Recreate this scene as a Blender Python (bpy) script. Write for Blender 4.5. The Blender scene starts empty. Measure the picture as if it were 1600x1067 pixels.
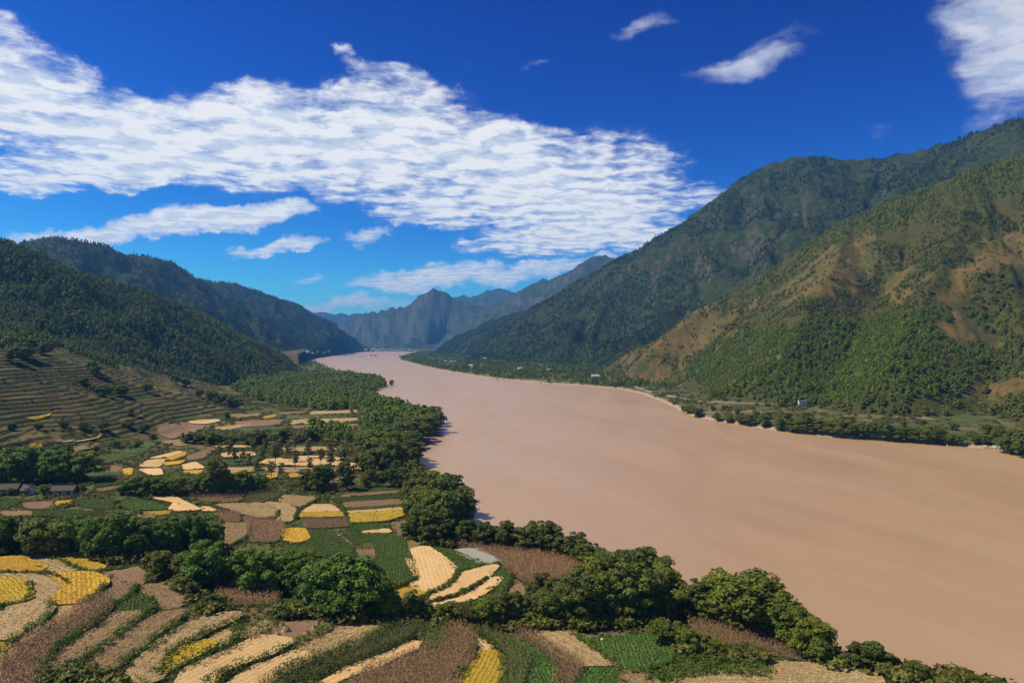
import bpy, math, random, time
import numpy as np
from mathutils import Vector
from mathutils.geometry import delaunay_2d_cdt

T0 = time.time()
rng = np.random.default_rng(7)
random.seed(7)
sc = bpy.context.scene
COL = sc.collection

# ------------------------------------------------------------------ camera
CAM_Z = 80.0            # metres above the river
F = 1066.67             # focal length in photo pixels (24 mm on 36 mm, 1600 px)
HOR = 533.5
cam_d = bpy.data.cameras.new('camera')
cam_d.lens = 24.0; cam_d.sensor_width = 36.0
cam_d.clip_start = 1.0; cam_d.clip_end = 60000.0
cam = bpy.data.objects.new('camera', cam_d)
cam.location = (0, 0, CAM_Z); cam.rotation_euler = (math.radians(90), 0, 0)
COL.objects.link(cam); sc.camera = cam

# ------------------------------------------------------------------ sun, sky, exposure
SUN_AZ, SUN_EL = math.radians(-89), math.radians(54)    # azimuth from +Y towards +X
sun_d = bpy.data.lights.new('sun', 'SUN')
sun_d.energy = 5.0; sun_d.angle = math.radians(0.53); sun_d.color = (1.0, 0.89, 0.72)
sun = bpy.data.objects.new('sun', sun_d)
sv = Vector((math.sin(SUN_AZ)*math.cos(SUN_EL), math.cos(SUN_AZ)*math.cos(SUN_EL), math.sin(SUN_EL)))
sun.rotation_euler = (-sv).to_track_quat('-Z', 'Y').to_euler()
sun.location = (-300, 200, 2500)
COL.objects.link(sun)

sc.view_settings.view_transform = 'Standard'
sc.view_settings.look = 'None'
sc.view_settings.exposure = 0.2
sc.view_settings.gamma = 1.0
sc.view_settings.use_curve_mapping = False
sc.cycles.max_bounces = 5
sc.cycles.diffuse_bounces = 2
sc.cycles.glossy_bounces = 2
sc.cycles.transmission_bounces = 2
sc.cycles.transparent_max_bounces = 6
sc.cycles.volume_bounces = 0
sc.cycles.use_denoising = True
try:
    sc.cycles.denoiser = 'OPENIMAGEDENOISE'
    sc.cycles.denoising_input_passes = 'RGB_ALBEDO_NORMAL'
    sc.cycles.denoising_prefilter = 'ACCURATE'
except Exception:
    pass
sc.cycles.use_adaptive_sampling = True
sc.cycles.adaptive_threshold = 0.015

SKY = 0.085
SKY_G, SKY_K = (3.0, 2.4, 1.5), (2.2, 2.95, 1.9)
world = bpy.data.worlds.new('World'); sc.world = world; world.use_nodes = True


class NG:
    """small helper around a node tree"""
    def __init__(s, nt):
        s.nt = nt
    def n(s, typ, ins=None, **kw):
        nd = s.nt.nodes.new(typ)
        for k, v in kw.items():
            setattr(nd, k, v)
        if ins:
            for k, v in ins.items():
                s.put(nd.inputs[k], v)
        return nd
    def put(s, sock, v):
        if isinstance(v, bpy.types.NodeSocket):
            s.nt.links.new(v, sock)
        else:
            sock.default_value = v
    def m(s, op, a, b=None, c=None, clamp=False):
        nd = s.nt.nodes.new('ShaderNodeMath'); nd.operation = op; nd.use_clamp = clamp
        s.put(nd.inputs[0], a)
        if b is not None: s.put(nd.inputs[1], b)
        if c is not None: s.put(nd.inputs[2], c)
        return nd.outputs[0]
    def ss(s, x, a, b):
        nd = s.nt.nodes.new('ShaderNodeMapRange'); nd.interpolation_type = 'SMOOTHSTEP'
        s.put(nd.inputs[0], x); nd.inputs[1].default_value = a; nd.inputs[2].default_value = b
        nd.inputs[3].default_value = 0; nd.inputs[4].default_value = 1
        return nd.outputs[0]
    def mix(s, f, a, b, typ='MIX'):
        nd = s.nt.nodes.new('ShaderNodeMix'); nd.data_type = 'RGBA'; nd.blend_type = typ
        s.put(nd.inputs[0], f)
        for k, v in ((6, a), (7, b)):
            s.put(nd.inputs[k], (*v, 1) if isinstance(v, tuple) and len(v) == 3 else v)
        return nd.outputs[2]
    def noise(s, vec, scale, detail=4, rough=0.55, dist=0.0, out=0):
        nd = s.nt.nodes.new('ShaderNodeTexNoise')
        if vec is not None: s.nt.links.new(vec, nd.inputs['Vector'])
        nd.inputs['Scale'].default_value = scale; nd.inputs['Detail'].default_value = detail
        nd.inputs['Roughness'].default_value = rough; nd.inputs['Distortion'].default_value = dist
        return nd.outputs[out]
    def xyz(s, x, y, z=0.0):
        nd = s.nt.nodes.new('ShaderNodeCombineXYZ')
        s.put(nd.inputs[0], x); s.put(nd.inputs[1], y); s.put(nd.inputs[2], z)
        return nd.outputs[0]
    def sep(s, v):
        nd = s.nt.nodes.new('ShaderNodeSeparateXYZ'); s.nt.links.new(v, nd.inputs[0])
        return nd.outputs


def build_world():
    nt = world.node_tree; nt.nodes.clear(); g = NG(nt)
    sky = g.n('ShaderNodeTexSky', sky_type='NISHITA')
    sky.sun_disc = False; sky.sun_elevation = SUN_EL; sky.sun_rotation = SUN_AZ
    sky.altitude = 1800; sky.air_density = 1.0; sky.dust_density = 0.05; sky.ozone_density = 1.5
    # the deep, polarised blue of the photograph: a steeper colour curve on the whole sky
    cr_ = g.n('ShaderNodeSeparateColor', {0: sky.outputs[0]})
    def curve(s_, i):
        return g.m('MULTIPLY', g.m('POWER', g.m('MULTIPLY', s_, SKY), SKY_G[i]), SKY_K[i]/SKY)
    cc_ = g.n('ShaderNodeCombineColor', {0: curve(cr_.outputs[0], 0), 1: curve(cr_.outputs[1], 1), 2: curve(cr_.outputs[2], 2)})
    skyc = cc_.outputs[0]
    tc = g.n('ShaderNodeTexCoord')
    x, y, z = g.sep(tc.outputs['Generated'])
    ya = g.m('ADD', g.m('ABSOLUTE', y), 0.03)
    a = g.m('DIVIDE', x, ya); b = g.m('DIVIDE', z, ya)
    zz = g.m('ADD', g.m('MAXIMUM', z, 0.0), 0.035)
    pv = g.xyz(g.m('DIVIDE', x, zz), g.m('DIVIDE', y, zz), 0.0)          # the cloud deck seen in perspective
    fine = g.noise(pv, 5.5, 7, 0.62, 0.25)
    broad = g.noise(pv, 1.6, 3, 0.55, 0.0)
    pv2 = g.n('ShaderNodeVectorMath', {0: pv, 1: (0.05, 0.11, 0.0)}, operation='ADD').outputs[0]
    fine2 = g.noise(pv2, 5.5, 7, 0.62, 0.25)
    ab = g.xyz(a, b, 0.0)
    wn = g.n('ShaderNodeTexNoise', {'Vector': ab, 'Scale': 9.0, 'Detail': 6.0, 'Roughness': 0.62})
    wx, wy, wz = g.sep(wn.outputs['Color'])
    aw = g.m('ADD', a, g.m('MULTIPLY', g.m('SUBTRACT', wx, 0.5), 0.16)); bw = g.m('ADD', b, g.m('MULTIPLY', g.m('SUBTRACT', wy, 0.5), 0.085))
    # a mask of where cloud banks lie (directions, gnomonic)
    def bank(cx, cy, rx, ry, rot=0.0, w=1.0):
        ca, cb = (cx-800)/F, (HOR-cy)/F
        da = g.m('SUBTRACT', aw, ca); db = g.m('SUBTRACT', bw, cb)
        cr, sr = math.cos(math.radians(rot)), math.sin(math.radians(rot))
        p = g.m('MULTIPLY_ADD', da, cr*F/rx, g.m('MULTIPLY', db, sr*F/rx))
        q = g.m('MULTIPLY_ADD', da, -sr*F/ry, g.m('MULTIPLY', db, cr*F/ry))
        r2 = g.m('MULTIPLY_ADD', p, p, g.m('MULTIPLY', q, q))
        return g.m('MULTIPLY', g.m('SUBTRACT', 1.0, r2, clamp=True), w)
    def union(lst):
        o = None
        for t in lst:
            k = bank(*t)
            o = k if o is None else g.m('SMOOTH_MAX', o, k, 0.12)
        return o
    puffy = union([(30, 160, 170, 100), (200, 215, 210, 80, -8), (420, 225, 250, 95), (600, 225, 190, 120),
                   (790, 275, 200, 105, -22), (930, 335, 170, 75, -20), (60, 290, 150, 40, 0, 0.75),
                   (260, 262, 300, 45, 2, 1.0), (900, 372, 220, 42, 6, 0.9), (25, 65, 75, 45, -20, 0.55),
                   (610, 122, 90, 26, -10, 0.6), (985, 275, 130, 75, -35, 0.60), (545, 95, 40, 12, -10, 0.38), (680, 330, 120, 50, 0, 0.8), (1030, 325, 110, 42, 8, 0.62), (900, 250, 120, 45, -25, 0.6)])
    smooth = union([(250, 358, 275, 26, 8), (430, 338, 125, 24, 2, 0.8), (440, 390, 95, 16, 4, 0.8), (578, 380, 45, 18, 15, 0.6),
                    (632, 357, 32, 12, 5, 0.5), (700, 438, 210, 22, 2, 0.75), (560, 474, 150, 16, 0, 0.7), (860, 425, 140, 16, 6, 0.7),
                    (480, 437, 45, 7, 0, 0.4), (590, 433, 45, 6, 0, 0.35)])
    wisp = union([(1150, 114, 140, 32, 9, 0.7), (1190, 82, 110, 22, 14, 0.5), (998, 55, 65, 22, 14, 0.55), (1585, 70, 190, 175, -30, 1.15),
                  (1560, 175, 130, 60, 20, 0.55), (1460, 0, 130, 45, -12, 0.6), (832, 122, 35, 9, 3, 0.4), (1370, 222, 45, 18, 0, 0.35),
                  (725, 115, 40, 14, 0, 0.25)])
    # puffs
    mott = g.noise(pv, 15.0, 4, 0.55, 0.3)
    c1 = g.m('ADD', g.m('MULTIPLY', puffy, 1.15), g.m('MULTIPLY', g.m('SUBTRACT', fine, 0.49), 2.4))
    c1 = g.m('ADD', c1, g.m('MULTIPLY', g.m('SUBTRACT', mott, 0.5), 0.65))
    c1 = g.m('ADD', c1, g.m('MULTIPLY', g.m('SUBTRACT', broad, 0.5), 0.5))
    c1 = g.m('MULTIPLY', g.ss(c1, -0.02, 1.05), g.ss(puffy, 0.16, 0.40))
    stre = g.noise(g.xyz(g.m('MULTIPLY', a, 7.0), g.m('MULTIPLY', b, 34.0), 0.0), 1.0, 6, 0.6, 0.4)
    c2 = g.m('ADD', smooth, g.m('MULTIPLY', g.m('SUBTRACT', stre, 0.5), 1.7))
    c2 = g.m('MULTIPLY', g.ss(c2, 0.10, 0.85), g.ss(smooth, 0.12, 0.42))
    wv = g.xyz(g.m('ADD', g.m('MULTIPLY', a, 6.0), g.m('MULTIPLY', b, 4.0)), g.m('SUBTRACT', g.m('MULTIPLY', b, 22.0), g.m('MULTIPLY', a, 4.5)), 0.0)
    st3 = g.noise(wv, 1.0, 7, 0.6, 0.8)
    c3 = g.m('ADD', wisp, g.m('MULTIPLY', g.m('SUBTRACT', st3, 0.5), 2.0))
    c3 = g.m('MULTIPLY', g.m('MULTIPLY', g.ss(c3, 0.10, 1.15), g.ss(wisp, 0.10, 0.62)), 0.74)
    # light scattered cloud for the rest of the sky, behind the camera
    rest = g.m('MULTIPLY', g.ss(g.m('ADD', g.m('MULTIPLY', fine, 0.5), g.m('MULTIPLY', broad, 0.6)), 0.60, 0.72), g.ss(g.m('MULTIPLY', y, -1.0), 0.0, 0.3))
    veil = g.m('MULTIPLY', g.m('MULTIPLY', g.ss(puffy, 0.10, 0.75), g.ss(g.m('ADD', g.m('MULTIPLY', fine, 0.6), g.m('MULTIPLY', mott, 0.4)), 0.34, 0.62)), 0.42)
    c1 = g.m('MAXIMUM', c1, veil)
    al = g.m('MAXIMUM', g.m('MAXIMUM', c1, c2), g.m('MAXIMUM', c3, rest))
    al = g.m('MULTIPLY', al, g.ss(z, 0.005, 0.05))
    body = g.ss(g.m('ADD', g.m('MULTIPLY', g.m('SUBTRACT', fine, 0.5), 1.1), g.m('MULTIPLY', g.m('SUBTRACT', fine, fine2), 1.6)), -0.22, 0.16)
    ccol = g.mix(body, (0.60/SKY, 0.67/SKY, 0.77/SKY), (0.85/SKY, 0.86/SKY, 0.87/SKY))
    final = g.mix(g.m('MULTIPLY', al, 0.97), skyc, ccol)
    bg = g.n('ShaderNodeBackground', {'Color': final, 'Strength': SKY})
    out = g.n('ShaderNodeOutputWorld')
    nt.links.new(bg.outputs[0], out.inputs[0])
    world.cycles.sampling_method = 'MANUAL'
    world.cycles.sample_map_resolution = 1024
build_world()

# ------------------------------------------------------------------ helpers
def tag(o, label, cat, group=None, kind=None):
    o['label'] = label; o['category'] = cat
    if group: o['group'] = group
    if kind: o['kind'] = kind
    return o

def np_mesh(name, V, Fc, mat=None, smooth=False, fattr=None, vattr=None):
    V = np.asarray(V, dtype=np.float32).reshape(-1, 3); Fc = np.asarray(Fc, dtype=np.int32)
    n, k = Fc.shape
    me = bpy.data.meshes.new(name)
    me.vertices.add(len(V)); me.vertices.foreach_set('co', V.ravel())
    me.loops.add(n*k); me.loops.foreach_set('vertex_index', Fc.ravel())
    me.polygons.add(n)
    me.polygons.foreach_set('loop_start', np.arange(0, n*k, k, dtype=np.int32))
    me.polygons.foreach_set('loop_total', np.full(n, k, dtype=np.int32))
    me.polygons.foreach_set('use_smooth', np.full(n, bool(smooth)))
    for d, dom in ((fattr, 'FACE'), (vattr, 'POINT')):
        for kx, arr in (d or {}).items():
            at = me.attributes.new(kx, 'FLOAT', dom); at.data.foreach_set('value', np.asarray(arr, dtype=np.float32))
    if mat: me.materials.append(mat)
    me.update(calc_edges=True)
    me.validate()
    return me

def obj(name, me, parent=None, loc=None):
    o = bpy.data.objects.new(name, me); COL.objects.link(o)
    if parent: o.parent = parent
    if loc is not None: o.location = loc
    return o

def empty(name, loc, rz=0.0, s=1.0):
    o = bpy.data.objects.new(name, None); COL.objects.link(o)
    o.location = loc; o.rotation_euler = (0, 0, rz); o.scale = (s, s, s) if np.isscalar(s) else s
    o.empty_display_size = 0.5
    return o

ONES = ['', 'first', 'second', 'third', 'fourth', 'fifth', 'sixth', 'seventh', 'eighth', 'ninth', 'tenth', 'eleventh', 'twelfth', 'thirteenth',
        'fourteenth', 'fifteenth', 'sixteenth', 'seventeenth', 'eighteenth', 'nineteenth']
TENS = ['', '', 'twenty', 'thirty', 'forty', 'fifty', 'sixty', 'seventy', 'eighty', 'ninety']
def ordinal(n):
    if n < 20: return ONES[n]
    if n >= 100: return 'hundredth' if n == 100 else 'hundred-and-' + ordinal(n-100)
    t, u = divmod(n, 10)
    return (TENS[t] + '-' + ONES[u]) if u else TENS[t][:-1] + 'ieth'

# ------------------------------------------------------------------ noise
PERM = np.random.default_rng(3).permutation(256); PERM = np.concatenate([PERM, PERM])
GA = np.random.default_rng(4).uniform(0, 2*np.pi, 256); GX, GY = np.cos(GA), np.sin(GA)
def perlin(x, y):
    xi = np.floor(x).astype(np.int64); yi = np.floor(y).astype(np.int64)
    xf = x-xi; yf = y-yi; xi &= 255; yi &= 255
    u = xf*xf*xf*(xf*(xf*6-15)+10); v = yf*yf*yf*(yf*(yf*6-15)+10)
    def gr(ix, iy, fx, fy):
        h = PERM[PERM[ix & 255]+(iy & 255)]
        return GX[h]*fx+GY[h]*fy
    a = gr(xi, yi, xf, yf); b = gr(xi+1, yi, xf-1, yf); c = gr(xi, yi+1, xf, yf-1); d = gr(xi+1, yi+1, xf-1, yf-1)
    return (a+(b-a)*u + ((c+(d-c)*u)-(a+(b-a)*u))*v)*1.5
def fbm(x, y, oct=4, gain=0.5):
    s = 0; am = 1.0
    for i in range(oct):
        s = s+am*perlin(x+17.3*i, y-9.1*i); x = x*2.03; y = y*2.03; am *= gain
    return s
def ridged(x, y, oct=4):
    s = 0; am = 1.0; n = 0
    for i in range(oct):
        s = s+am*(1-np.abs(perlin(x+5.7*i, y+3.3*i))*1.6); n += am; x = x*2.1; y = y*2.1; am *= 0.5
    return s/n
def sstep(a, b, x):
    t = np.clip((x-a)/(b-a), 0, 1); return t*t*(3-2*t)

def gp(px, py, z=0.0):
    d = (CAM_Z-z)*F/(py-HOR); return ((px-800)/F*d, d)
def rp(px, py, d):
    """a ridge point seen at a pixel, d metres ahead"""
    return ((px-800)/F*d, d, CAM_Z+(HOR-py)/F*d)

# ------------------------------------------------------------------ the lie of the land
RIVER = [gp(*p) for p in [
    (1640, 1080), (1560, 1062), (1440, 1043), (1340, 1018), (1290, 990), (1230, 962), (1180, 945), (1110, 938), (1085, 938), (1060, 922),
    (1030, 905), (960, 885), (900, 866), (830, 852), (770, 840), (738, 824), (740, 802), (722, 772), (694, 748), (660, 725), (644, 708),
    (656, 692), (683, 668), (678, 656), (640, 642), (600, 628), (566, 618), (590, 612), (607, 604), (598, 596), (560, 588), (522, 580),
    (506, 572), (490, 565.5), (478, 563), (492, 559), (510, 556), (530, 553.6), (525, 551.6), (560, 549.6), (620, 549.2), (660, 550.6), (640, 554), (622, 559),
    (626, 563), (660, 572), (700, 580.5), (760, 590), (850, 599), (900, 602), (960, 607), (1000, 614), (1040, 630), (1080, 650), (1120, 658),
    (1200, 671), (1300, 683), (1400, 690), (1500, 697), (1560, 703), (1600, 714), (1700, 735), (1900, 770), (2600, 900)]]
RIVER += [(500, -100), (180, 60)]
RIVER = np.array(RIVER)

def seg_dist(x, y, P, closed=False):
    """distance to a polyline, arc length of the nearest point, interpolated third coordinate"""
    best = np.full(x.shape, 1e18); arc = np.zeros(x.shape); zz = np.zeros(x.shape); sgn = np.ones(x.shape)
    n = len(P); L = 0.0
    for i in range(n if closed else n-1):
        p, q = P[i], P[(i+1) % n]
        dx, dy = q[0]-p[0], q[1]-p[1]; l2 = dx*dx+dy*dy+1e-9
        t = np.clip(((x-p[0])*dx+(y-p[1])*dy)/l2, 0, 1)
        ex = x-(p[0]+t*dx); ey = y-(p[1]+t*dy); d2 = ex*ex+ey*ey
        m = d2 < best
        best = np.where(m, d2, best); l = math.sqrt(l2)
        arc = np.where(m, L+t*l, arc); L += l
        if len(p) > 2: zz = np.where(m, p[2]+t*(q[2]-p[2]), zz)
        sgn = np.where(m, np.sign(dx*(y-p[1])-dy*(x-p[0])), sgn)
    return np.sqrt(best), arc, zz, sgn

def inside(x, y, P):
    r = np.zeros(x.shape, bool); n = len(P)
    for i in range(n):
        x0, y0 = P[i][0], P[i][1]; x1, y1 = P[(i+1) % n][0], P[(i+1) % n][1]
        if y0 == y1: continue
        c = ((y0 > y) != (y1 > y)) & (x < (x1-x0)*(y-y0)/(y1-y0)+x0)
        r ^= c
    return r

FOOT = [(-215, 120), (-235, 250), (-272, 400), (-266, 520), (-275, 660), (-335, 800), (-430, 1000), (-475, 1100), (-520, 1600), (-600, 1900)]

RIDGES = {
    # name: (points, slope, gully amplitude, gully width, label no)
    'A': ([(-1500, 700, 420), (-1100, 950, 318), rp(0, 374, 1060), rp(60, 398, 1100), rp(110, 424, 1150), rp(200, 449, 1260), rp(270, 471, 1340), rp(330, 499, 1450), rp(400, 531, 1560), rp(440, 556, 1640), rp(462, 578, 1680)], 0.62, 22, 70, 2),
    'B': ([(-2600, 2300, 420), rp(20, 379, 2350), rp(60, 373, 2400), rp(100, 369, 2450), rp(140, 377, 2500), rp(185, 392, 2600), rp(235, 402, 2720), rp(265, 407, 2800), rp(300, 430, 2920), rp(330, 452, 3000), rp(400, 487, 3200), rp(450, 512, 3400), rp(500, 537, 3650), rp(515, 548, 3800)], 0.62, 60, 150, 3),
    'C': ([(-3200, 3700, 420), rp(270, 440, 3700), rp(325, 437, 3800), rp(360, 441, 3900), rp(400, 453, 4050), rp(450, 470, 4300), rp(500, 495, 4700), rp(540, 521, 5200), rp(568, 541, 5700)], 0.55, 60, 170, 4),
    'D': ([rp(430, 470, 11500), rp(470, 478, 11500), rp(490, 485, 11500), rp(520, 489, 11700), rp(560, 489, 12000), rp(620, 492, 12000)], 0.6, 90, 400, 5),
    'E': ([rp(470, 535, 7600), rp(520, 509, 7600), rp(560, 491, 7500), rp(610, 481, 7300), rp(640, 475, 7200), rp(650, 467, 7150), rp(657, 459, 7140), rp(668, 455, 7120), rp(678, 449, 7100), rp(688, 455, 7100), rp(697, 456, 7100), rp(710, 465, 7100), rp(730, 474, 7000), rp(760, 480, 6900), rp(830, 480, 6700)], 0.95, 110, 190, 6),
    'F': ([rp(640, 480, 9600), rp(700, 466, 9500), rp(720, 461, 9400), rp(745, 462, 9300), rp(762, 452, 9300), rp(785, 450, 9200), rp(800, 455, 9000), rp(850, 452, 9000)], 0.7, 70, 250, 7),
    'G': ([rp(760, 480, 6300), rp(800, 462, 6200), rp(835, 440, 6000), rp(865, 433, 5900), rp(885, 426, 5800), rp(905, 412, 5700), rp(925, 401, 5600), rp(942, 397, 5600), rp(960, 403, 5500), rp(1050, 390, 5300)], 0.7, 80, 200, 8),
    'H': ([rp(672, 552, 4650), rp(700, 535, 4500), rp(760, 503, 4000), rp(820, 484, 3600), rp(860, 466, 3350), rp(910, 437, 3050), rp(960, 406, 2850), rp(1000, 386, 2750), rp(1060, 350, 2650), rp(1100, 321, 2600), rp(1150, 286, 2550), rp(1200, 257, 2520), rp(1240, 243, 2500), rp(1300, 246, 2450), rp(1380, 249, 2400), rp(1430, 236, 2320), rp(1500, 215, 2200), rp(1560, 196, 2080), rp(1600, 184, 2000), rp(1750, 150, 1850), rp(2000, 120, 1700)], 0.62, 62, 190, 9),
    'I': ([rp(975, 592, 1255), rp(1000, 560, 1285), rp(1020, 541, 1300), rp(1060, 505, 1340), rp(1090, 483, 1370), rp(1130, 463, 1400), rp(1160, 447, 1400), rp(1210, 415, 1390), rp(1250, 388, 1370), rp(1290, 362, 1350), rp(1330, 342, 1330), rp(1400, 311, 1300), rp(1500, 272, 1260), rp(1600, 240, 1220), rp(1750, 200, 1180), rp(2000, 150, 1100)], 0.60, 30, 85, 10),
}
# side spurs that run down from the main crests
RIDGES['H2'] = ([rp(1100, 330, 2580), rp(1090, 400, 2300), rp(1060, 470, 2000), rp(1000, 530, 1800)], 0.66, 50, 120, 9)
RIDGES['H3'] = ([rp(960, 412, 2830), rp(900, 470, 2600), rp(850, 515, 2500), rp(800, 548, 2450)], 0.62, 45, 120, 9)
RIDGES['I2'] = ([rp(1330, 345, 1320), rp(1310, 400, 1150), rp(1270, 470, 980), rp(1220, 560, 830)], 0.62, 18, 60, 10)
RIDGES['I3'] = ([rp(1520, 270, 1240), rp(1500, 360, 1050), rp(1440, 470, 880), rp(1390, 580, 720)], 0.62, 18, 60, 10)
RIDGES['I4'] = ([rp(1640, 240, 1200), rp(1680, 400, 900), rp(1660, 540, 720), rp(1640, 620, 610)], 0.62, 18, 60, 10)

TER_L = 2.5
def terrain(x, y):
    """height, land label, terrace weight, river distance"""
    d, _, _, _ = seg_dist(x, y, RIVER, True)
    ins = inside(x, y, RIVER)
    sd = np.where(ins, -d, d)
    r = np.hypot(x, y)
    n1 = fbm(x/60, y/60, 3)
    sdn = sd + n1*3*sstep(600, 100, r) + fbm(x/14, y/14, 2)*1.2
    z = np.where(sdn < 0, np.maximum(-4, sdn*0.25), 0) + 3.4*sstep(0, 11, sdn) + 2.2*sstep(10, 60, sdn) + 2.5*sstep(50, 260, sdn)
    z = z + n1*0.5*sstep(20, 80, sd)
    # low knoll below the viewpoint
    kx = np.hypot((x+150)/170, (y-120)/190)
    z = z + 9*sstep(1.0, 0.15, kx)
    lab = np.zeros(x.shape, int)
    # terraced foot of the left hill
    fd, _, _, fs = seg_dist(x, y, FOOT)
    s = fd*fs + fbm(x/90, y/90, 3)*14
    ramp = 8.5 + 0.36*np.clip(s, -60, 260) - 9*sstep(0, -60, s)
    ramp = ramp - 60*sstep(1500, 1900, y)
    q = (ramp + fbm(x/60, y/60, 3)*2.2)/TER_L
    fr = q-np.floor(q)
    rq = (np.floor(q)+sstep(0.55, 1.0, fr))*TER_L
    wt = sstep(4, 14, s)*sstep(1300, 1000, y)*(0.55+0.45*sstep(-0.45, 0.05, fbm(x/70+3, y/70, 3)))
    rampq = ramp*(1-wt)+(rq+0.25*fr*TER_L-0.4)*wt
    terr = rampq > z
    k = 3.0
    z = np.where(np.abs(rampq-z) < k, np.maximum(z, rampq)+(k-np.abs(rampq-z))**2/(4*k)*(1-wt), np.maximum(z, rampq))
    lab = np.where(terr & (s > 2), 1, lab)
    for nm, (P, sl, ga, gw, no) in RIDGES.items():
        dist, arc, zr, sg = seg_dist(x, y, P)
        m = dist*sl < zr+60
        if not m.any(): continue
        w1 = fbm(x/(gw*2.5), y/(gw*2.5), 2)
        u = arc/gw + w1*0.7 + sg*7.7
        g = ridged(u, dist/(gw*5.0)+w1*0.5+no, 3)-0.55
        g2 = fbm(x/(gw*0.8), y/(gw*0.8), 4)
        prof = zr - sl*dist*(1.0+0.10*np.sin(dist/(gw*2.0)+w1*3))
        hrel = np.clip(prof/90.0, 0, 1)
        h = prof + ga*g*1.3*sstep(0, gw*2.2, dist)*hrel + ga*0.38*g2*sstep(-20, 60, dist*0.6)*hrel
        h = h + ga*0.10*fbm(x/(gw*0.22), y/(gw*0.22), 3)*hrel
        kk = 14.0 if nm in 'HIBCEFG' else 8.0
        up = h > z
        dd = np.clip(kk-np.abs(h-z), 0, None)
        z = np.maximum(h, z)+dd*dd/(4*kk)*(sdn > 12)
        lab = np.where(up & (h > 6), no, lab)
    z = np.where(sdn < -2, np.minimum(z, -0.5), z)
    tread = np.floor(q)*3.7+np.floor((x*0.6+y*0.8+20*fbm(x/50, y/50, 2))/38)*1.93
    tread = np.abs(np.sin(tread*12.9898)*43758.5453) % 1.0
    return z, lab, tread, sd

# polar sampling of the one ground sheet: finer near the viewpoint
NA = 860
TH = np.linspace(math.radians(-53), math.radians(53), NA)
RR = np.concatenate([np.arange(70, 330, 2.6), np.arange(330, 760, 1.15), np.arange(760, 900, 2.0), 900*np.exp(np.arange(0, math.log(16000/900), 0.0095))])
NR = len(RR)
RG_, TG_ = np.meshgrid(RR, TH, indexing='ij')
GXX, GYY = RG_*np.sin(TG_), RG_*np.cos(TG_)
GZ, GL, GW, GSD = terrain(GXX, GYY)
print('terrain', NR, NA, round(time.time()-T0, 1))

def lookup(A, x, y):
    x = np.asarray(x, float); y = np.asarray(y, float)
    r = np.hypot(x, y); t = np.arctan2(x, y)
    i = np.clip(np.searchsorted(RR, r)-1, 0, NR-2); fi = np.clip((r-RR[i])/(RR[i+1]-RR[i]), 0, 1)
    tj = np.clip((t-TH[0])/(TH[1]-TH[0]), 0, NA-1.001); j = tj.astype(int); fj = tj-j
    return (A[i, j]*(1-fi)+A[i+1, j]*fi)*(1-fj)+(A[i, j+1]*(1-fi)+A[i+1, j+1]*fi)*fj
def hz(x, y): return lookup(GZ, x, y)

def pix(px, py):
    """where the view ray of a photo pixel meets the ground"""
    az = math.atan((px-800)/F); sl = (HOR-py)/F*math.cos(az)
    tj = min(max((az-TH[0])/(TH[1]-TH[0]), 0), NA-1.001); j = int(tj); fj = tj-j
    prof = GZ[:, j]*(1-fj)+GZ[:, j+1]*fj
    ray = CAM_Z+RR*sl
    below = np.nonzero(ray < np.maximum(prof, 0))[0]
    if len(below) == 0: i = NR-1; rr = RR[i]
    else:
        i = below[0]
        if i == 0: rr = RR[0]
        else:
            a = ray[i-1]-max(prof[i-1], 0); b = ray[i]-max(prof[i], 0); rr = RR[i-1]+(RR[i]-RR[i-1])*a/(a-b)
    x, y = rr*math.sin(az), rr*math.cos(az)
    return x, y, float(hz(x, y))
def topix(x, y, z):
    return 800+F*x/y, HOR-F*(z-CAM_Z)/y

# ------------------------------------------------------------------ materials
def new_mat(name):
    m = bpy.data.materials.new(name); m.use_nodes = True
    nt = m.node_tree; nt.nodes.clear(); g = NG(nt)
    out = g.n('ShaderNodeOutputMaterial')
    return m, g, out

def principled(g, out, col, rough=0.8, spec=0.2, normal=None):
    p = g.n('ShaderNodeBsdfPrincipled', {'Roughness': rough, 'Specular IOR Level': spec})
    g.put(p.inputs['Base Color'], (*col, 1) if isinstance(col, tuple) else col)
    if normal is not None: g.put(p.inputs['Normal'], normal)
    g.nt.links.new(p.outputs[0], out.inputs[0])
    return p

def leaf_mat(name, c1, c2, c3=None, trans=0.22, rnd=0.5):
    """c1 dark, c2 light leaf; each tree leans to c3 by its own chance"""
    m, g, out = new_mat(name)
    at = g.n('ShaderNodeAttribute', attribute_name='lv')
    oi = g.n('ShaderNodeObjectInfo')
    col = g.mix(at.outputs['Fac'], c1, c2)
    if c3: col = g.mix(g.m('MULTIPLY', oi.outputs['Random'], rnd), col, c3)
    hv = g.n('ShaderNodeHueSaturation', {'Color': col, 'Saturation': 1.0, 'Value': g.m('MULTIPLY_ADD', g.m('FRACT', g.m('MULTIPLY', oi.outputs['Random'], 7.31)), 0.5, 0.75)})
    col = hv.outputs[0]
    d = g.n('ShaderNodeBsdfPrincipled', {'Base Color': col, 'Roughness': 0.6, 'Specular IOR Level': 0.25})
    t = g.n('ShaderNodeBsdfTranslucent', {'Color': g.mix(0.5, col, c2)})
    mx = g.n('ShaderNodeMixShader', {0: trans})
    g.nt.links.new(d.outputs[0], mx.inputs[1]); g.nt.links.new(t.outputs[0], mx.inputs[2])
    g.nt.links.new(mx.outputs[0], out.inputs[0])
    return m

def bark_mat(name, c1, c2):
    m, g, out = new_mat(name)
    tc = g.n('ShaderNodeTexCoord')
    col = g.mix(g.noise(tc.outputs['Object'], 3.0, 4), c1, c2)
    principled(g, out, col, 0.9, 0.1)
    return m

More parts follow.
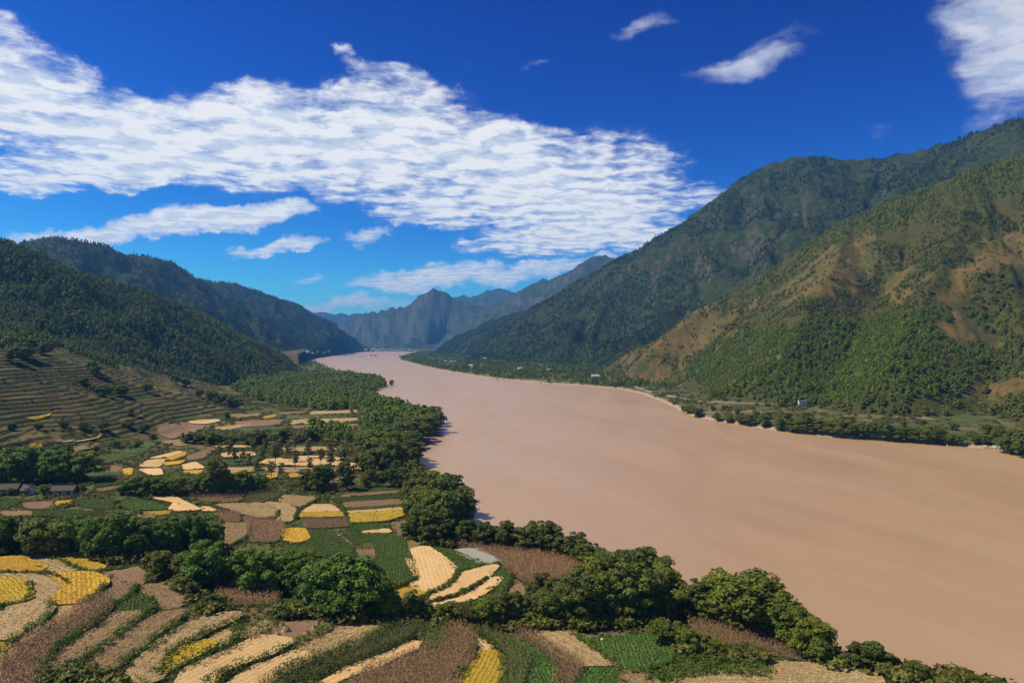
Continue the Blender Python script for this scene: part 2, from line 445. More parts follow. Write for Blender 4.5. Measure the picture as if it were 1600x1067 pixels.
M = {}
M['leaf_dark'] = leaf_mat('leaf_dark', (0.041, 0.071, 0.008), (0.176, 0.232, 0.014), (0.134, 0.144, 0.011), rnd=0.85)
M['leaf_lush'] = leaf_mat('leaf_lush', (0.037, 0.076, 0.007), (0.146, 0.256, 0.020), (0.094, 0.141, 0.010))
M['leaf_bank'] = leaf_mat('leaf_bank', (0.040, 0.062, 0.008), (0.154, 0.189, 0.020), (0.110, 0.116, 0.018), rnd=0.7)
M['leaf_mountain'] = leaf_mat('leaf_mountain', (0.017, 0.035, 0.007), (0.064, 0.096, 0.017), (0.051, 0.065, 0.012), trans=0.1)
M['leaf_poplar'] = leaf_mat('leaf_poplar', (0.076, 0.094, 0.018), (0.206, 0.221, 0.046), (0.242, 0.197, 0.054))
M['leaf_pine'] = leaf_mat('leaf_pine', (0.052, 0.094, 0.011), (0.254, 0.320, 0.022), (0.139, 0.154, 0.013), trans=0.12, rnd=0.85)
M['leaf_wood'] = leaf_mat('leaf_wood', (0.065, 0.119, 0.007), (0.288, 0.406, 0.019), (0.178, 0.197, 0.013), trans=0.18, rnd=0.85)
M['leaf_thicket'] = leaf_mat('leaf_thicket', (0.065, 0.112, 0.005), (0.206, 0.305, 0.011), (0.150, 0.183, 0.010), trans=0.22)
M['leaf_olive'] = leaf_mat('leaf_olive', (0.044, 0.055, 0.005), (0.137, 0.152, 0.013), (0.143, 0.125, 0.013), trans=0.18, rnd=0.7)
M['leaf_shrub'] = leaf_mat('leaf_shrub', (0.054, 0.076, 0.009), (0.167, 0.190, 0.023), (0.196, 0.135, 0.023))
M['leaf_hedge'] = leaf_mat('leaf_hedge', (0.038, 0.073, 0.007), (0.131, 0.203, 0.015), (0.095, 0.136, 0.011))
M['leaf_crop'] = leaf_mat('leaf_crop', (0.045, 0.091, 0.008), (0.127, 0.206, 0.017), None)
M['maize_dry'] = leaf_mat('maize_dry', (0.165, 0.095, 0.045), (0.500, 0.310, 0.150), (0.320, 0.230, 0.100), trans=0.15, rnd=0.5)
M['maize_green'] = leaf_mat('maize_green', (0.080, 0.095, 0.022), (0.230, 0.240, 0.060), (0.110, 0.160, 0.030), trans=0.15, rnd=0.6)
M['rice_ripe'] = leaf_mat('rice_ripe', (0.47, 0.275, 0.035), (0.62, 0.39, 0.065), None, trans=0.2)
M['rice_yellow'] = leaf_mat('rice_yellow', (0.41, 0.275, 0.030), (0.55, 0.375, 0.055), None, trans=0.2)
M['straw'] = leaf_mat('straw', (0.340, 0.235, 0.090), (0.680, 0.510, 0.240), None, trans=0.1)
M['straw_red'] = leaf_mat('straw_red', (0.200, 0.125, 0.055), (0.420, 0.285, 0.135), None, trans=0.1)
M['straw_pale'] = leaf_mat('straw_pale', (0.500, 0.360, 0.180), (0.720, 0.580, 0.360), None, trans=0.1)
M['bark'] = bark_mat('bark', (0.05, 0.038, 0.026), (0.12, 0.095, 0.07))
M['bark_pale'] = bark_mat('bark_pale', (0.16, 0.14, 0.11), (0.32, 0.29, 0.24))

def geo_pos(g):
    return g.n('ShaderNodeNewGeometry').outputs['Position']

def land_mat(name, kind):
    m, g, out = new_mat(name)
    geo = g.n('ShaderNodeNewGeometry'); P = geo.outputs['Position']
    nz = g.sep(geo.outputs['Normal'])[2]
    big = g.noise(P, 0.011, 4, 0.55); mid = g.noise(P, 0.06, 5, 0.6); fin = g.noise(P, 0.6, 5, 0.65)
    if kind == 'valley':
        c = g.mix(g.ss(mid, 0.40, 0.62), (0.070, 0.090, 0.026), (0.125, 0.110, 0.045))
        c = g.mix(g.ss(fin, 0.52, 0.70), c, (0.17, 0.125, 0.065))
        c = g.mix(g.ss(fin, 0.48, 0.30), c, (0.040, 0.062, 0.018))
        vx, vy, vz = g.sep(P)
        pv = g.xyz(g.m('ADD', g.m('MULTIPLY', vx, 0.022), g.m('MULTIPLY', mid, 0.25)), g.m('ADD', g.m('MULTIPLY', vy, 0.040), g.m('MULTIPLY', vx, 0.008)), 0.0)
        vo = g.n('ShaderNodeTexVoronoi', {'Vector': pv, 'Scale': 1.0, 'Randomness': 0.85}); rc = g.sep(vo.outputs['Color'])
        patch = g.mix(g.ss(rc[0], 0.3, 0.35), (0.075, 0.105, 0.030), (0.105, 0.115, 0.040))
        patch = g.mix(g.ss(rc[0], 0.55, 0.58), patch, (0.165, 0.120, 0.065))
        patch = g.mix(g.ss(rc[0], 0.78, 0.80), patch, (0.055, 0.085, 0.024))
        patch = g.mix(g.ss(rc[0], 0.92, 0.93), patch, (0.26, 0.19, 0.10))
        vo2 = g.n('ShaderNodeTexVoronoi', {'Vector': pv, 'Scale': 1.0, 'Randomness': 0.85}, feature='DISTANCE_TO_EDGE')
        patch = g.mix(g.ss(vo2.outputs['Distance'], 0.07, 0.02), patch, (0.045, 0.065, 0.020))
        c = g.mix(0.62, c, patch)
        bank = g.ss(g.sep(P)[2], 3.2, 0.4)
        c = g.mix(bank, c, g.mix(fin, (0.28, 0.20, 0.12), (0.48, 0.37, 0.25)))
    elif kind == 'terrace':
        c = g.mix(g.ss(mid, 0.42, 0.60), (0.050, 0.054, 0.018), (0.100, 0.072, 0.034))
        c = g.mix(g.ss(fin, 0.56, 0.76), c, (0.14, 0.105, 0.05))
        c = g.mix(g.ss(big, 0.50, 0.64), c, (0.062, 0.080, 0.024))
        td = g.n('ShaderNodeAttribute', attribute_name='tread').outputs['Fac']
        tc_ = g.mix(g.ss(td, 0.22, 0.30), (0.175, 0.130, 0.055), (0.080, 0.096, 0.022))
        tc_ = g.mix(g.ss(td, 0.50, 0.56), tc_, (0.130, 0.086, 0.040)); tc_ = g.mix(g.ss(td, 0.78, 0.84), tc_, (0.046, 0.060, 0.016))
        c = g.mix(0.68, c, tc_)
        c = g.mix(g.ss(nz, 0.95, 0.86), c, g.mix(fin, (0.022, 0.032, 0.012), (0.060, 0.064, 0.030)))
    elif kind == 'golden':
        cov = g.n('ShaderNodeAttribute', attribute_name='bare').outputs['Fac']
        c = g.mix(g.ss(mid, 0.36, 0.66), (0.125, 0.090, 0.026), (0.150, 0.112, 0.030))
        c = g.mix(g.ss(big, 0.46, 0.62), c, (0.082, 0.084, 0.024))
        c = g.mix(g.ss(fin, 0.54, 0.74), c, (0.150, 0.098, 0.036))
        c = g.mix(g.ss(fin, 0.46, 0.28), c, (0.075, 0.080, 0.030))
        c = g.mix(g.m('MULTIPLY', g.m('SUBTRACT', 1.0, g.m('MULTIPLY', cov, 0.8)), 0.8), c, g.mix(g.ss(fin, 0.3, 0.7), (0.036, 0.044, 0.009), (0.066, 0.064, 0.015)))
        c = g.mix(g.m('MULTIPLY', cov, g.ss(mid, 0.5, 0.62)), c, (0.165, 0.098, 0.036))
    elif kind == 'forest':
        c = g.mix(g.ss(mid, 0.35, 0.65), (0.026, 0.042, 0.012), (0.048, 0.060, 0.018))
        c = g.mix(g.ss(fin, 0.5, 0.7), c, (0.085, 0.075, 0.038))
    elif kind == 'rocky':
        f2 = g.noise(P, 0.045, 7, 0.68)
        c = g.mix(g.ss(f2, 0.38, 0.60), (0.020, 0.032, 0.010), (0.042, 0.050, 0.016))
        c = g.mix(g.m('MULTIPLY', g.ss(g.noise(P, 0.03, 8, 0.72), 0.57, 0.68), g.ss(big, 0.42, 0.62)), c, (0.105, 0.090, 0.056))
        c = g.mix(g.m('MULTIPLY', g.ss(nz, 0.70, 0.52), g.ss(f2, 0.44, 0.60)), c, (0.085, 0.072, 0.05))
        c = g.mix(g.m('MULTIPLY', g.ss(g.sep(P)[2], 190, 40), 0.7), c, (0.028, 0.046, 0.012))
    else:   # far
        f2 = g.noise(P, 0.012, 7, 0.68)
        c = g.mix(g.ss(f2, 0.38, 0.62), (0.026, 0.042, 0.022), (0.055, 0.062, 0.036))
        c = g.mix(g.m('MULTIPLY', g.ss(nz, 0.80, 0.55), 0.6), c, (0.10, 0.095, 0.08))
    bmp = g.n('ShaderNodeBump', {'Strength': 0.55, 'Distance': {'valley': 0.5, 'terrace': 0.5, 'golden': 1.2, 'forest': 2.0, 'rocky': 4.5, 'far': 25.0}[kind],
                                 'Height': {'rocky': g.noise(P, 0.03, 7, 0.65), 'far': g.noise(P, 0.008, 7, 0.65)}.get(kind, fin)})
    principled(g, out, c, 0.95, 0.05, bmp.outputs[0])
    return m
for k in ('valley', 'terrace', 'golden', 'forest', 'rocky', 'far'):
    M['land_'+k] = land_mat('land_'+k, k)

# ------------------------------------------------------------------ ground sheet, cut into its hills
LANDS = {0: ('valley_floor', 'valley', 'flat green and brown valley floor beside the muddy river', 'ground'),
         1: ('terraced_slope', 'terrace', 'narrow stepped terraces on the lower slope of the near wooded hill', 'slope'),
         2: ('wooded_hill', 'forest', 'dark wooded hill rising above the stepped terraces', 'hill'),
         3: ('blue_green_mountain', 'rocky', 'long dark mountain behind the near wooded hill', 'mountain'),
         4: ('hazy_ridge', 'rocky', 'hazy ridge sloping down to the far bend of the river', 'mountain'),
         5: ('pale_blue_range', 'far', 'palest blue range at the far end of the valley', 'mountain'),
         6: ('notched_peak', 'far', 'blue peak with a notched top above the river bend', 'mountain'),
         7: ('distant_crest', 'far', 'faint blue crest just behind the notched peak', 'mountain'),
         8: ('steep_blue_mountain', 'far', 'steep blue mountain half hidden by the big rocky mountain', 'mountain'),
         9: ('rocky_mountain', 'rocky', 'largest dark green rocky mountain across the river', 'mountain'),
         10: ('golden_hillside', 'golden', 'golden brown grassy hillside dotted with trees across the river', 'hill')}
idx = np.arange(NR*NA).reshape(NR, NA)
quads = np.stack([idx[:-1, :-1], idx[:-1, 1:], idx[1:, 1:], idx[1:, :-1]], -1).reshape(-1, 4)[:, ::-1]
flab = np.max(np.stack([GL[:-1, :-1], GL[:-1, 1:], GL[1:, 1:], GL[1:, :-1]]), 0).ravel()
fz = np.max(np.stack([GZ[:-1, :-1], GZ[:-1, 1:], GZ[1:, 1:], GZ[1:, :-1]]), 0).ravel()
VALL = np.stack([GXX, GYY, GZ], -1).reshape(-1, 3)
BARE = [[(968, 596), (990, 550), (1090, 478), (1150, 462), (1140, 520), (1120, 540), (1060, 558), (1040, 600)], [(1290, 388), (1345, 370), (1390, 385), (1345, 445), (1260, 465), (1180, 480), (1250, 440)],
        [(1470, 440), (1540, 390), (1640, 330), (1640, 390), (1530, 445), (1450, 490)], [(1555, 605), (1640, 550), (1640, 635)], [(1460, 510), (1520, 490), (1570, 520), (1500, 550)], [(1500, 618), (1550, 600), (1560, 630)], [(1270, 612), (1290, 605), (1290, 630), (1262, 632)],
        [(1380, 440), (1420, 420), (1430, 450), (1400, 480)], [(1180, 545), (1230, 530), (1220, 555)]]
BPX, BPY = topix(GXX, np.maximum(GYY, 1), GZ)
BPX = BPX+fbm(GXX/40, GYY/40, 3)*38; BPY = BPY+fbm(GXX/40+9, GYY/40, 3)*26
GB = np.zeros(GZ.shape)
for P_ in BARE: GB = np.maximum(GB, inside(BPX, BPY, P_)*1.0)
for no, (nm, mk, lb, ct) in LANDS.items():
    q = quads[(flab == no) & (fz > -3.9)]
    if len(q) == 0: continue
    u, inv = np.unique(q, return_inverse=True)
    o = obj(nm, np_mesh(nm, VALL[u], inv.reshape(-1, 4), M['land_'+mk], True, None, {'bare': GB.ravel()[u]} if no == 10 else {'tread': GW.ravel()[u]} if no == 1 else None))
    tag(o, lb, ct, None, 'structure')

# water
def water_mat():
    m, g, out = new_mat('muddy_water')
    P = geo_pos(g)
    sx, sy, sz = g.sep(P)
    drift = g.noise(g.xyz(g.m('MULTIPLY', sx, 0.012), g.m('MULTIPLY', sy, 0.004), 0.0), 1.0, 5, 0.6, 1.0)
    c = g.mix(g.ss(drift, 0.32, 0.68), (0.394, 0.246, 0.108), (0.420, 0.268, 0.124))
    cu = g.m('ADD', g.m('MULTIPLY', sx, 0.90), g.m('MULTIPLY', sy, 0.42)); cv = g.m('SUBTRACT', g.m('MULTIPLY', sy, 0.90), g.m('MULTIPLY', sx, 0.42))
    silt = g.noise(g.xyz(g.m('MULTIPLY', cu, 0.030), g.m('MULTIPLY', cv, 0.0035), 0.0), 1.0, 6, 0.62, 0.8)
    c = g.mix(g.m('MULTIPLY', g.ss(silt, 0.45, 0.72), 0.5), c, (0.440, 0.296, 0.158))
    c = g.mix(g.m('MULTIPLY', g.ss(silt, 0.46, 0.26), 0.45), c, (0.350, 0.212, 0.088))
    w1 = g.noise(g.xyz(g.m('MULTIPLY', sx, 0.8), g.m('MULTIPLY', sy, 0.55), 0.0), 1.0, 3, 0.6)
    w2 = g.noise(P, 0.05, 4, 0.6, 0.5)
    b = g.n('ShaderNodeBump', {'Strength': 0.07, 'Distance': 0.5, 'Height': w1})
    rg = g.m('MULTIPLY_ADD', g.ss(g.noise(g.xyz(g.m('MULTIPLY', sx, 0.020), g.m('MULTIPLY', sy, 0.006), 0.0), 1.0, 5, 0.6, 1.2), 0.38, 0.64), 0.09, 0.36)
    p = principled(g, out, c, 0.3, 0.9, b.outputs[0])
    g.put(p.inputs['Roughness'], rg)
    p.inputs['IOR'].default_value = 1.65
    return m
M['water'] = water_mat()
wq = np.array([(-3500, -200, 0), (6000, -200, 0), (6000, 7000, 0), (-3500, 7000, 0)])
tag(obj('river', np_mesh('river', wq, [[0, 1, 2, 3]], M['water'])), 'wide muddy brown river winding up the valley', 'river', None, 'structure')
print('land', round(time.time()-T0, 1))

# ------------------------------------------------------------------ foliage building blocks
def leaf_cloud(C, R, per, size, rg, up=0.5, inner=0.72):
    """kite-shaped leaf sprays on the shells of many small lobes; returns verts, quads, lightness per face"""
    C = np.asarray(C, float).reshape(-1, 3); R = np.asarray(R, float)
    if R.ndim == 1: R = np.stack([R, R, R*0.8], -1)
    n = len(C)*per
    d = rg.normal(size=(n, 3)); d /= np.linalg.norm(d, axis=1)[:, None]
    low = d[:, 2] < -0.35
    d[low, 2] *= -1
    c = np.repeat(C, per, 0); r = np.repeat(R, per, 0)
    p = c + d*r*rg.uniform(inner, 1.08, (n, 1))
    nrm = d*0.9 + rg.normal(size=(n, 3))*0.55; nrm[:, 2] += up
    nrm /= np.linalg.norm(nrm, axis=1)[:, None]
    t = np.cross(nrm, rg.normal(size=(n, 3))); t /= np.linalg.norm(t, axis=1)[:, None]+1e-9
    b = np.cross(nrm, t)
    s = (size*rg.uniform(0.6, 1.35, n))[:, None]
    fold = nrm*s*0.22
    V = np.stack([p-t*s, p-b*s*0.62-fold, p+t*s, p+b*s*0.62-fold], 1).reshape(-1, 3)
    Q = np.arange(n*4).reshape(n, 4)
    lob = np.repeat(rg.uniform(0, 1, len(C)), per)
    lv = np.clip(0.55*rg.uniform(0, 1, n)+0.45*lob, 0, 1)
    return V, Q, lv

def tube(pts, rad, k=6):
    """tapered tube along points -> verts, quads"""
    pts = np.asarray(pts, float); V = []; n = len(pts)
    for i in range(n):
        a = pts[min(i+1, n-1)]-pts[max(i-1, 0)]; a = a/(np.linalg.norm(a)+1e-9)
        u = np.cross(a, (0.3, 1, 0.1)); u /= np.linalg.norm(u)+1e-9; v = np.cross(a, u)
        for j in range(k):
            t = 2*math.pi*j/k; V.append(pts[i]+rad[i]*(u*math.cos(t)+v*math.sin(t)))
    Q = [[i*k+j, i*k+(j+1) % k, (i+1)*k+(j+1) % k, (i+1)*k+j] for i in range(n-1) for j in range(k)]
    Q += [[(n-1)*k, (n-1)*k+1, (n-1)*k+2, (n-1)*k+3]] if k >= 4 else []
    return np.array(V), np.array(Q)

def join(parts):
    V, Q, A = [], [], []; off = 0
    for p in parts:
        V.append(p[0]); Q.append(p[1]+off); off += len(p[0])
        A.append(p[2] if len(p) > 2 else np.full(len(p[1]), 0.5))
    return np.concatenate(V), np.concatenate(Q), np.concatenate(A)

def tree_proto(kind, seed):
    rg = np.random.default_rng(seed)
    if kind == 'round':        # broad rounded crown
        H, W, z0, nl, per, ls, lr = 10.0, 9.5, 0.10, 50, 80, 0.36, (1.0, 1.75)
    elif kind == 'lush':       # big billowing crown
        H, W, z0, nl, per, ls, lr = 10.0, 10.5, 0.03, 64, 80, 0.34, (0.9, 1.5)
    elif kind == 'bank':       # riverside tree, crown to the ground
        H, W, z0, nl, per, ls, lr = 10.0, 6.8, 0.08, 46, 72, 0.34, (0.75, 1.3)
    elif kind == 'poplar':
        H, W, z0, nl, per, ls, lr = 10.0, 3.8, 0.28, 26, 44, 0.27, (0.5, 0.9)
    elif kind == 'pine':
        H, W, z0, nl, per, ls, lr = 10.0, 6.6, 0.12, 17, 26, 0.62, (0.9, 1.5)
    C, R = [], []
    while len(C) < nl:
        u = rg.uniform(-1, 1, 3)
        if kind == 'pine':
            t = rg.uniform(0, 1); a = rg.uniform(0, 2*math.pi); rr = (1-t)**0.7*W*0.5*rg.uniform(0.2, 0.85)+0.15
            C.append((rr*math.cos(a), rr*math.sin(a), H*(z0+0.08+t*(0.86-z0)))); R.append(rg.uniform(*lr)*(1.0-0.5*t))
            continue
        if u @ u > 1 or u @ u < 0.12: continue
        zc = (z0+1)/2*H; hh = (1-z0)/2*H
        wob = 1.0+0.25*math.sin(2.3*math.atan2(u[1], u[0])+seed)
        q = np.array([u[0]*W/2*wob, u[1]*W/2*wob, zc+u[2]*hh])
        if kind in ('round', 'lush') and u[2] < -0.55 and rg.uniform() < 0.5: continue
        r = rg.uniform(*lr); q[:2] *= max(0.1, 1-r/W*1.1); q[2] = min(q[2], H-r*0.75)
        q[2] = max(q[2], z0*H*0.6+r*0.5)
        C.append(q); R.append(r)
    C = np.array(C); R = np.array(R)
    V, Q, lv = leaf_cloud(C, R, per, ls, rg)
    # limbs
    tr = {'poplar': 0.16, 'pine': 0.2}.get(kind, 0.30)
    ben = rg.normal(size=2)*0.25
    top = H*0.72
    tp = [np.array([ben[0]*(z/H)**2*2, ben[1]*(z/H)**2*2, z]) for z in np.linspace(-0.6, top, 6)]
    parts = [tube(tp, np.linspace(tr, tr*0.35, 6), 7)]
    for i in range(3 if kind in ('poplar', 'pine') else 6):
        c = C[rg.integers(len(C))]; st = tp[rg.integers(2, 5)]
        mid = (st+c)/2+np.array([0, 0, 0.25])
        parts.append(tube([st, mid, c], [tr*0.5, tr*0.34, tr*0.12], 5))
    tv, tq, _ = join(parts)
    lm = {'round': 'leaf_dark', 'lush': 'leaf_lush', 'bank': 'leaf_bank', 'poplar': 'leaf_poplar', 'pine': 'leaf_pine'}[kind]
    cm = np_mesh('crown', V, Q, M[lm], False, {'lv': lv})
    tm = np_mesh('trunk', tv, tq, M['bark_pale' if kind == 'poplar' else 'bark'], True)
    return cm, tm
PROTO = {k: [tree_proto(k, 100*i+j) for j in range(n)] for i, (k, n) in enumerate([('round', 4), ('lush', 4), ('bank', 5), ('poplar', 3), ('pine', 5)])}

def low_tree(kind, seed, nl, per, ls, lr, H=10.0, W=7.0, mat='leaf_wood'):
    """a light tree for woods seen as one mass"""
    rg = np.random.default_rng(seed); C, R = [], []
    for i in range(nl):
        t = rg.uniform(0, 1); a = rg.uniform(0, 6.28)
        prof = (1-t)**0.7 if kind == 'pine' else math.sqrt(max(0.05, 1-(2*t-0.9)**2))
        rr = prof*W*0.42*rg.uniform(0.1, 0.9)
        C.append((rr*math.cos(a), rr*math.sin(a), H*(0.16+0.72*t))); R.append(rg.uniform(*lr)*(1-0.35*t))
    V, Q, lv = leaf_cloud(np.array(C), np.array(R), per, ls, rg)
    tv, tq = tube([(0, 0, -0.8), (0, 0, H*0.6)], [0.22, 0.1], 4)
    me = np_mesh('wood_tree', np.concatenate([V, tv]), np.concatenate([Q, tq+len(V)]), M[mat], False, {'lv': np.concatenate([lv, np.full(len(tq), 0.0)])})
    return me

# ------------------------------------------------------------------ masses of vegetation (nobody could count them)
def gn_scatter(name, pts, scl, rot, pick, meshes, label, cat):
    """one object of kind stuff: light copies of a few meshes standing on given points"""
    hid = bpy.data.collections.new(name+'_kinds')
    for i, me in enumerate(meshes):
        hid.objects.link(bpy.data.objects.new('kind_%02d' % i, me))
    me = bpy.data.meshes.new(name)
    n = len(pts)
    me.vertices.add(n); me.vertices.foreach_set('co', np.asarray(pts, np.float32).ravel())
    at = me.attributes.new('size', 'FLOAT', 'POINT'); at.data.foreach_set('value', np.asarray(scl, np.float32))
    at = me.attributes.new('turn', 'FLOAT', 'POINT'); at.data.foreach_set('value', np.asarray(rot, np.float32))
    at = me.attributes.new('pick', 'INT', 'POINT'); at.data.foreach_set('value', np.asarray(pick, np.int32))
    ng = bpy.data.node_groups.new(name, 'GeometryNodeTree')
    ng.interface.new_socket('Geometry', in_out='INPUT', socket_type='NodeSocketGeometry')
    ng.interface.new_socket('Geometry', in_out='OUTPUT', socket_type='NodeSocketGeometry')
    N, L = ng.nodes, ng.links
    gi, go = N.new('NodeGroupInput'), N.new('NodeGroupOutput')
    ci = N.new('GeometryNodeCollectionInfo'); ci.inputs['Collection'].default_value = hid
    ci.inputs['Separate Children'].default_value = True; ci.inputs['Reset Children'].default_value = True
    iop = N.new('GeometryNodeInstanceOnPoints'); iop.inputs['Pick Instance'].default_value = True
    def attr(nm, ty):
        a = N.new('GeometryNodeInputNamedAttribute'); a.data_type = ty; a.inputs[0].default_value = nm; return a.outputs[0]
    cx = N.new('ShaderNodeCombineXYZ'); L.new(attr('turn', 'FLOAT'), cx.inputs[2])
    L.new(gi.outputs[0], iop.inputs['Points']); L.new(ci.outputs[0], iop.inputs['Instance'])
    L.new(attr('pick', 'INT'), iop.inputs['Instance Index'])
    L.new(cx.outputs[0], iop.inputs['Rotation']); L.new(attr('size', 'FLOAT'), iop.inputs['Scale'])
    L.new(iop.outputs[0], go.inputs[0])
    o = obj(name, me)
    md = o.modifiers.new('scatter', 'NODES'); md.node_group = ng
    tag(o, label, cat, None, 'stuff')
    return o

LOWP = [low_tree('pine', 900+i, 9, 9, 1.05, (1.0, 1.6), mat='leaf_pine') for i in range(4)]
LOWB = [low_tree('broad', 920+i, 12, 11, 0.85, (1.2, 1.9), W=8.0, mat='leaf_wood') for i in range(4)]
LOWM = [low_tree('pine', 910+i, 9, 9, 1.05, (1.0, 1.6), mat='leaf_mountain') for i in range(4)]
LOWT = [low_tree('broad', 930+i, 12, 11, 0.85, (1.2, 1.9), W=8.5, mat='leaf_thicket') for i in range(3)]
LOWO = [low_tree('broad', 950+i, 11, 10, 0.9, (1.2, 1.9), W=9.0, mat='leaf_olive') for i in range(3)]
LOWG = [low_tree('broad', 940+i, 11, 10, 0.9, (1.2, 1.8), W=7.5, mat='leaf_bank') for i in range(4)]
SHRUB = []
for i in range(5):
    rg = np.random.default_rng(960+i); k = 6+i
    C = np.stack([rg.normal(0, 0.55, k), rg.normal(0, 0.55, k), rg.uniform(0.2, 0.9, k)], -1)
    V, Q, lv = leaf_cloud(C, rg.uniform(0.35, 0.7, k), 14, 0.24, rg)
    SHRUB.append(np_mesh('shrub', V, Q, M['leaf_shrub'], False, {'lv': lv}))

VERGE = []
for i in range(4):
    rg = np.random.default_rng(980+i); k = 5+i
    C = np.stack([rg.normal(0, 0.6, k), rg.normal(0, 0.6, k), rg.uniform(0.1, 0.6, k)], -1)
    V, Q, lv = leaf_cloud(C, rg.uniform(0.3, 0.6, k), 14, 0.2, rg)
    VERGE.append(np_mesh('verge', V, Q, M['leaf_crop'], False, {'lv': lv}))

def px_poly(polys, PX, PY):
    r = np.zeros(PX.shape, bool)
    for p in polys: r |= inside(PX, PY, p)
    return r

# ------------------------------------------------------------------ field plots
def chaikin(P, it=2):
    P = np.asarray(P, float)
    for _ in range(it):
        Q = np.roll(P, -1, 0); P = np.stack([P*0.91+Q*0.09, P*0.09+Q*0.91], 1).reshape(-1, 2)
    return P

def field_mat(name, c1, c2, c3, row=0.0, rowc=None, bump=0.1):
    m, g, out = new_mat(name)
    P = geo_pos(g)
    a = g.noise(P, 0.16, 4, 0.6); b = g.noise(P, 1.6, 5, 0.7); c_ = g.noise(P, 6.0, 3, 0.6)
    oi = g.n('ShaderNodeObjectInfo')
    c = g.mix(g.ss(a, 0.34, 0.66), c1, c2)
    c = g.mix(g.m('MULTIPLY', g.ss(b, 0.48, 0.68), 0.8), c, c3)
    h = b
    if row:
        at = g.n('ShaderNodeAttribute', attribute_name='across')
        w = g.m('SINE', g.m('MULTIPLY_ADD', at.outputs['Fac'], 6.283/row, g.m('MULTIPLY', a, 5.0)))
        w = g.ss(g.m('ADD', w, g.m('MULTIPLY', g.m('SUBTRACT', b, 0.5), 2.0)), -0.6, 0.9)
        c = g.mix(g.m('MULTIPLY', w, 0.38), c, rowc)
        h = g.m('ADD', b, w)
    c = g.n('ShaderNodeHueSaturation', {'Color': c, 'Value': g.m('MULTIPLY_ADD', oi.outputs['Random'], 0.3, 0.85)}).outputs[0]
    bm = g.n('ShaderNodeBump', {'Strength': 0.6, 'Distance': bump, 'Height': h})
    principled(g, out, c, 0.92, 0.08, bm.outputs[0])
    return m
FM = {
    'RG': field_mat('ripe_rice_ground', (0.47, 0.285, 0.035), (0.54, 0.35, 0.050), (0.40, 0.23, 0.03), 1.1, (0.46, 0.28, 0.035), 0.25),
    'RY': field_mat('yellow_rice_ground', (0.41, 0.285, 0.032), (0.47, 0.33, 0.040), (0.34, 0.26, 0.03), 1.1, (0.38, 0.27, 0.03), 0.25),
    'ST': field_mat('stubble_ground', (0.56, 0.37, 0.16), (0.64, 0.45, 0.21), (0.48, 0.30, 0.12), 1.4, (0.52, 0.33, 0.12), 0.08),
    'SB': field_mat('straw_ground', (0.34, 0.235, 0.105), (0.44, 0.315, 0.15), (0.25, 0.175, 0.075), 2.2, (0.22, 0.17, 0.07), 0.12),
    'SR': field_mat('red_stubble_ground', (0.235, 0.155, 0.072), (0.30, 0.205, 0.098), (0.18, 0.12, 0.05), 1.6, (0.19, 0.15, 0.06), 0.12),
    'SO': field_mat('ploughed_ground', (0.20, 0.125, 0.070), (0.25, 0.16, 0.09), (0.15, 0.10, 0.055), 1.0, (0.17, 0.105, 0.06), 0.15),
    'MZ': field_mat('maize_ground', (0.16, 0.11, 0.06), (0.20, 0.14, 0.07), (0.11, 0.09, 0.04), 0.9, (0.12, 0.085, 0.045), 0.2),
    'MG': field_mat('weedy_maize_ground', (0.085, 0.085, 0.03), (0.11, 0.10, 0.04), (0.06, 0.07, 0.02), 0.9, (0.07, 0.07, 0.03), 0.2),
    'GG': field_mat('grass_plot_ground', (0.050, 0.085, 0.022), (0.085, 0.115, 0.034), (0.035, 0.060, 0.016), 1.5, (0.040, 0.070, 0.018), 0.2),
    'GV': field_mat('vegetable_ground', (0.065, 0.125, 0.028), (0.10, 0.17, 0.04), (0.05, 0.085, 0.02), 1.2, (0.055, 0.085, 0.025), 0.2),
    'GY': field_mat('grey_sheeted_ground', (0.26, 0.26, 0.21), (0.31, 0.30, 0.25), (0.22, 0.22, 0.17), 1.3, (0.22, 0.215, 0.17), 0.06),
    'SK': field_mat('bund_soil', (0.060, 0.062, 0.026), (0.085, 0.075, 0.036), (0.04, 0.045, 0.018), 0, None, 0.3),
}
FKIND = {'RG': ('rice_field', 'ripe golden rice plot'), 'RY': ('rice_field', 'yellow green rice plot'), 'ST': ('stubble_field', 'pale tan stubble plot'),
         'SB': ('straw_field', 'beige plot strewn with cut straw'), 'SR': ('straw_field', 'reddish brown plot with cut stalks'), 'SO': ('ploughed_field', 'bare brown ploughed plot'),
         'MZ': ('maize_field', 'brown plot of dry standing maize'), 'MG': ('maize_field', 'half green plot of standing maize'), 'GG': ('grass_plot', 'dark green grassy plot'),
         'GV': ('vegetable_plot', 'bright green vegetable plot'), 'GY': ('sheeted_plot', 'grey sheeted plot')}
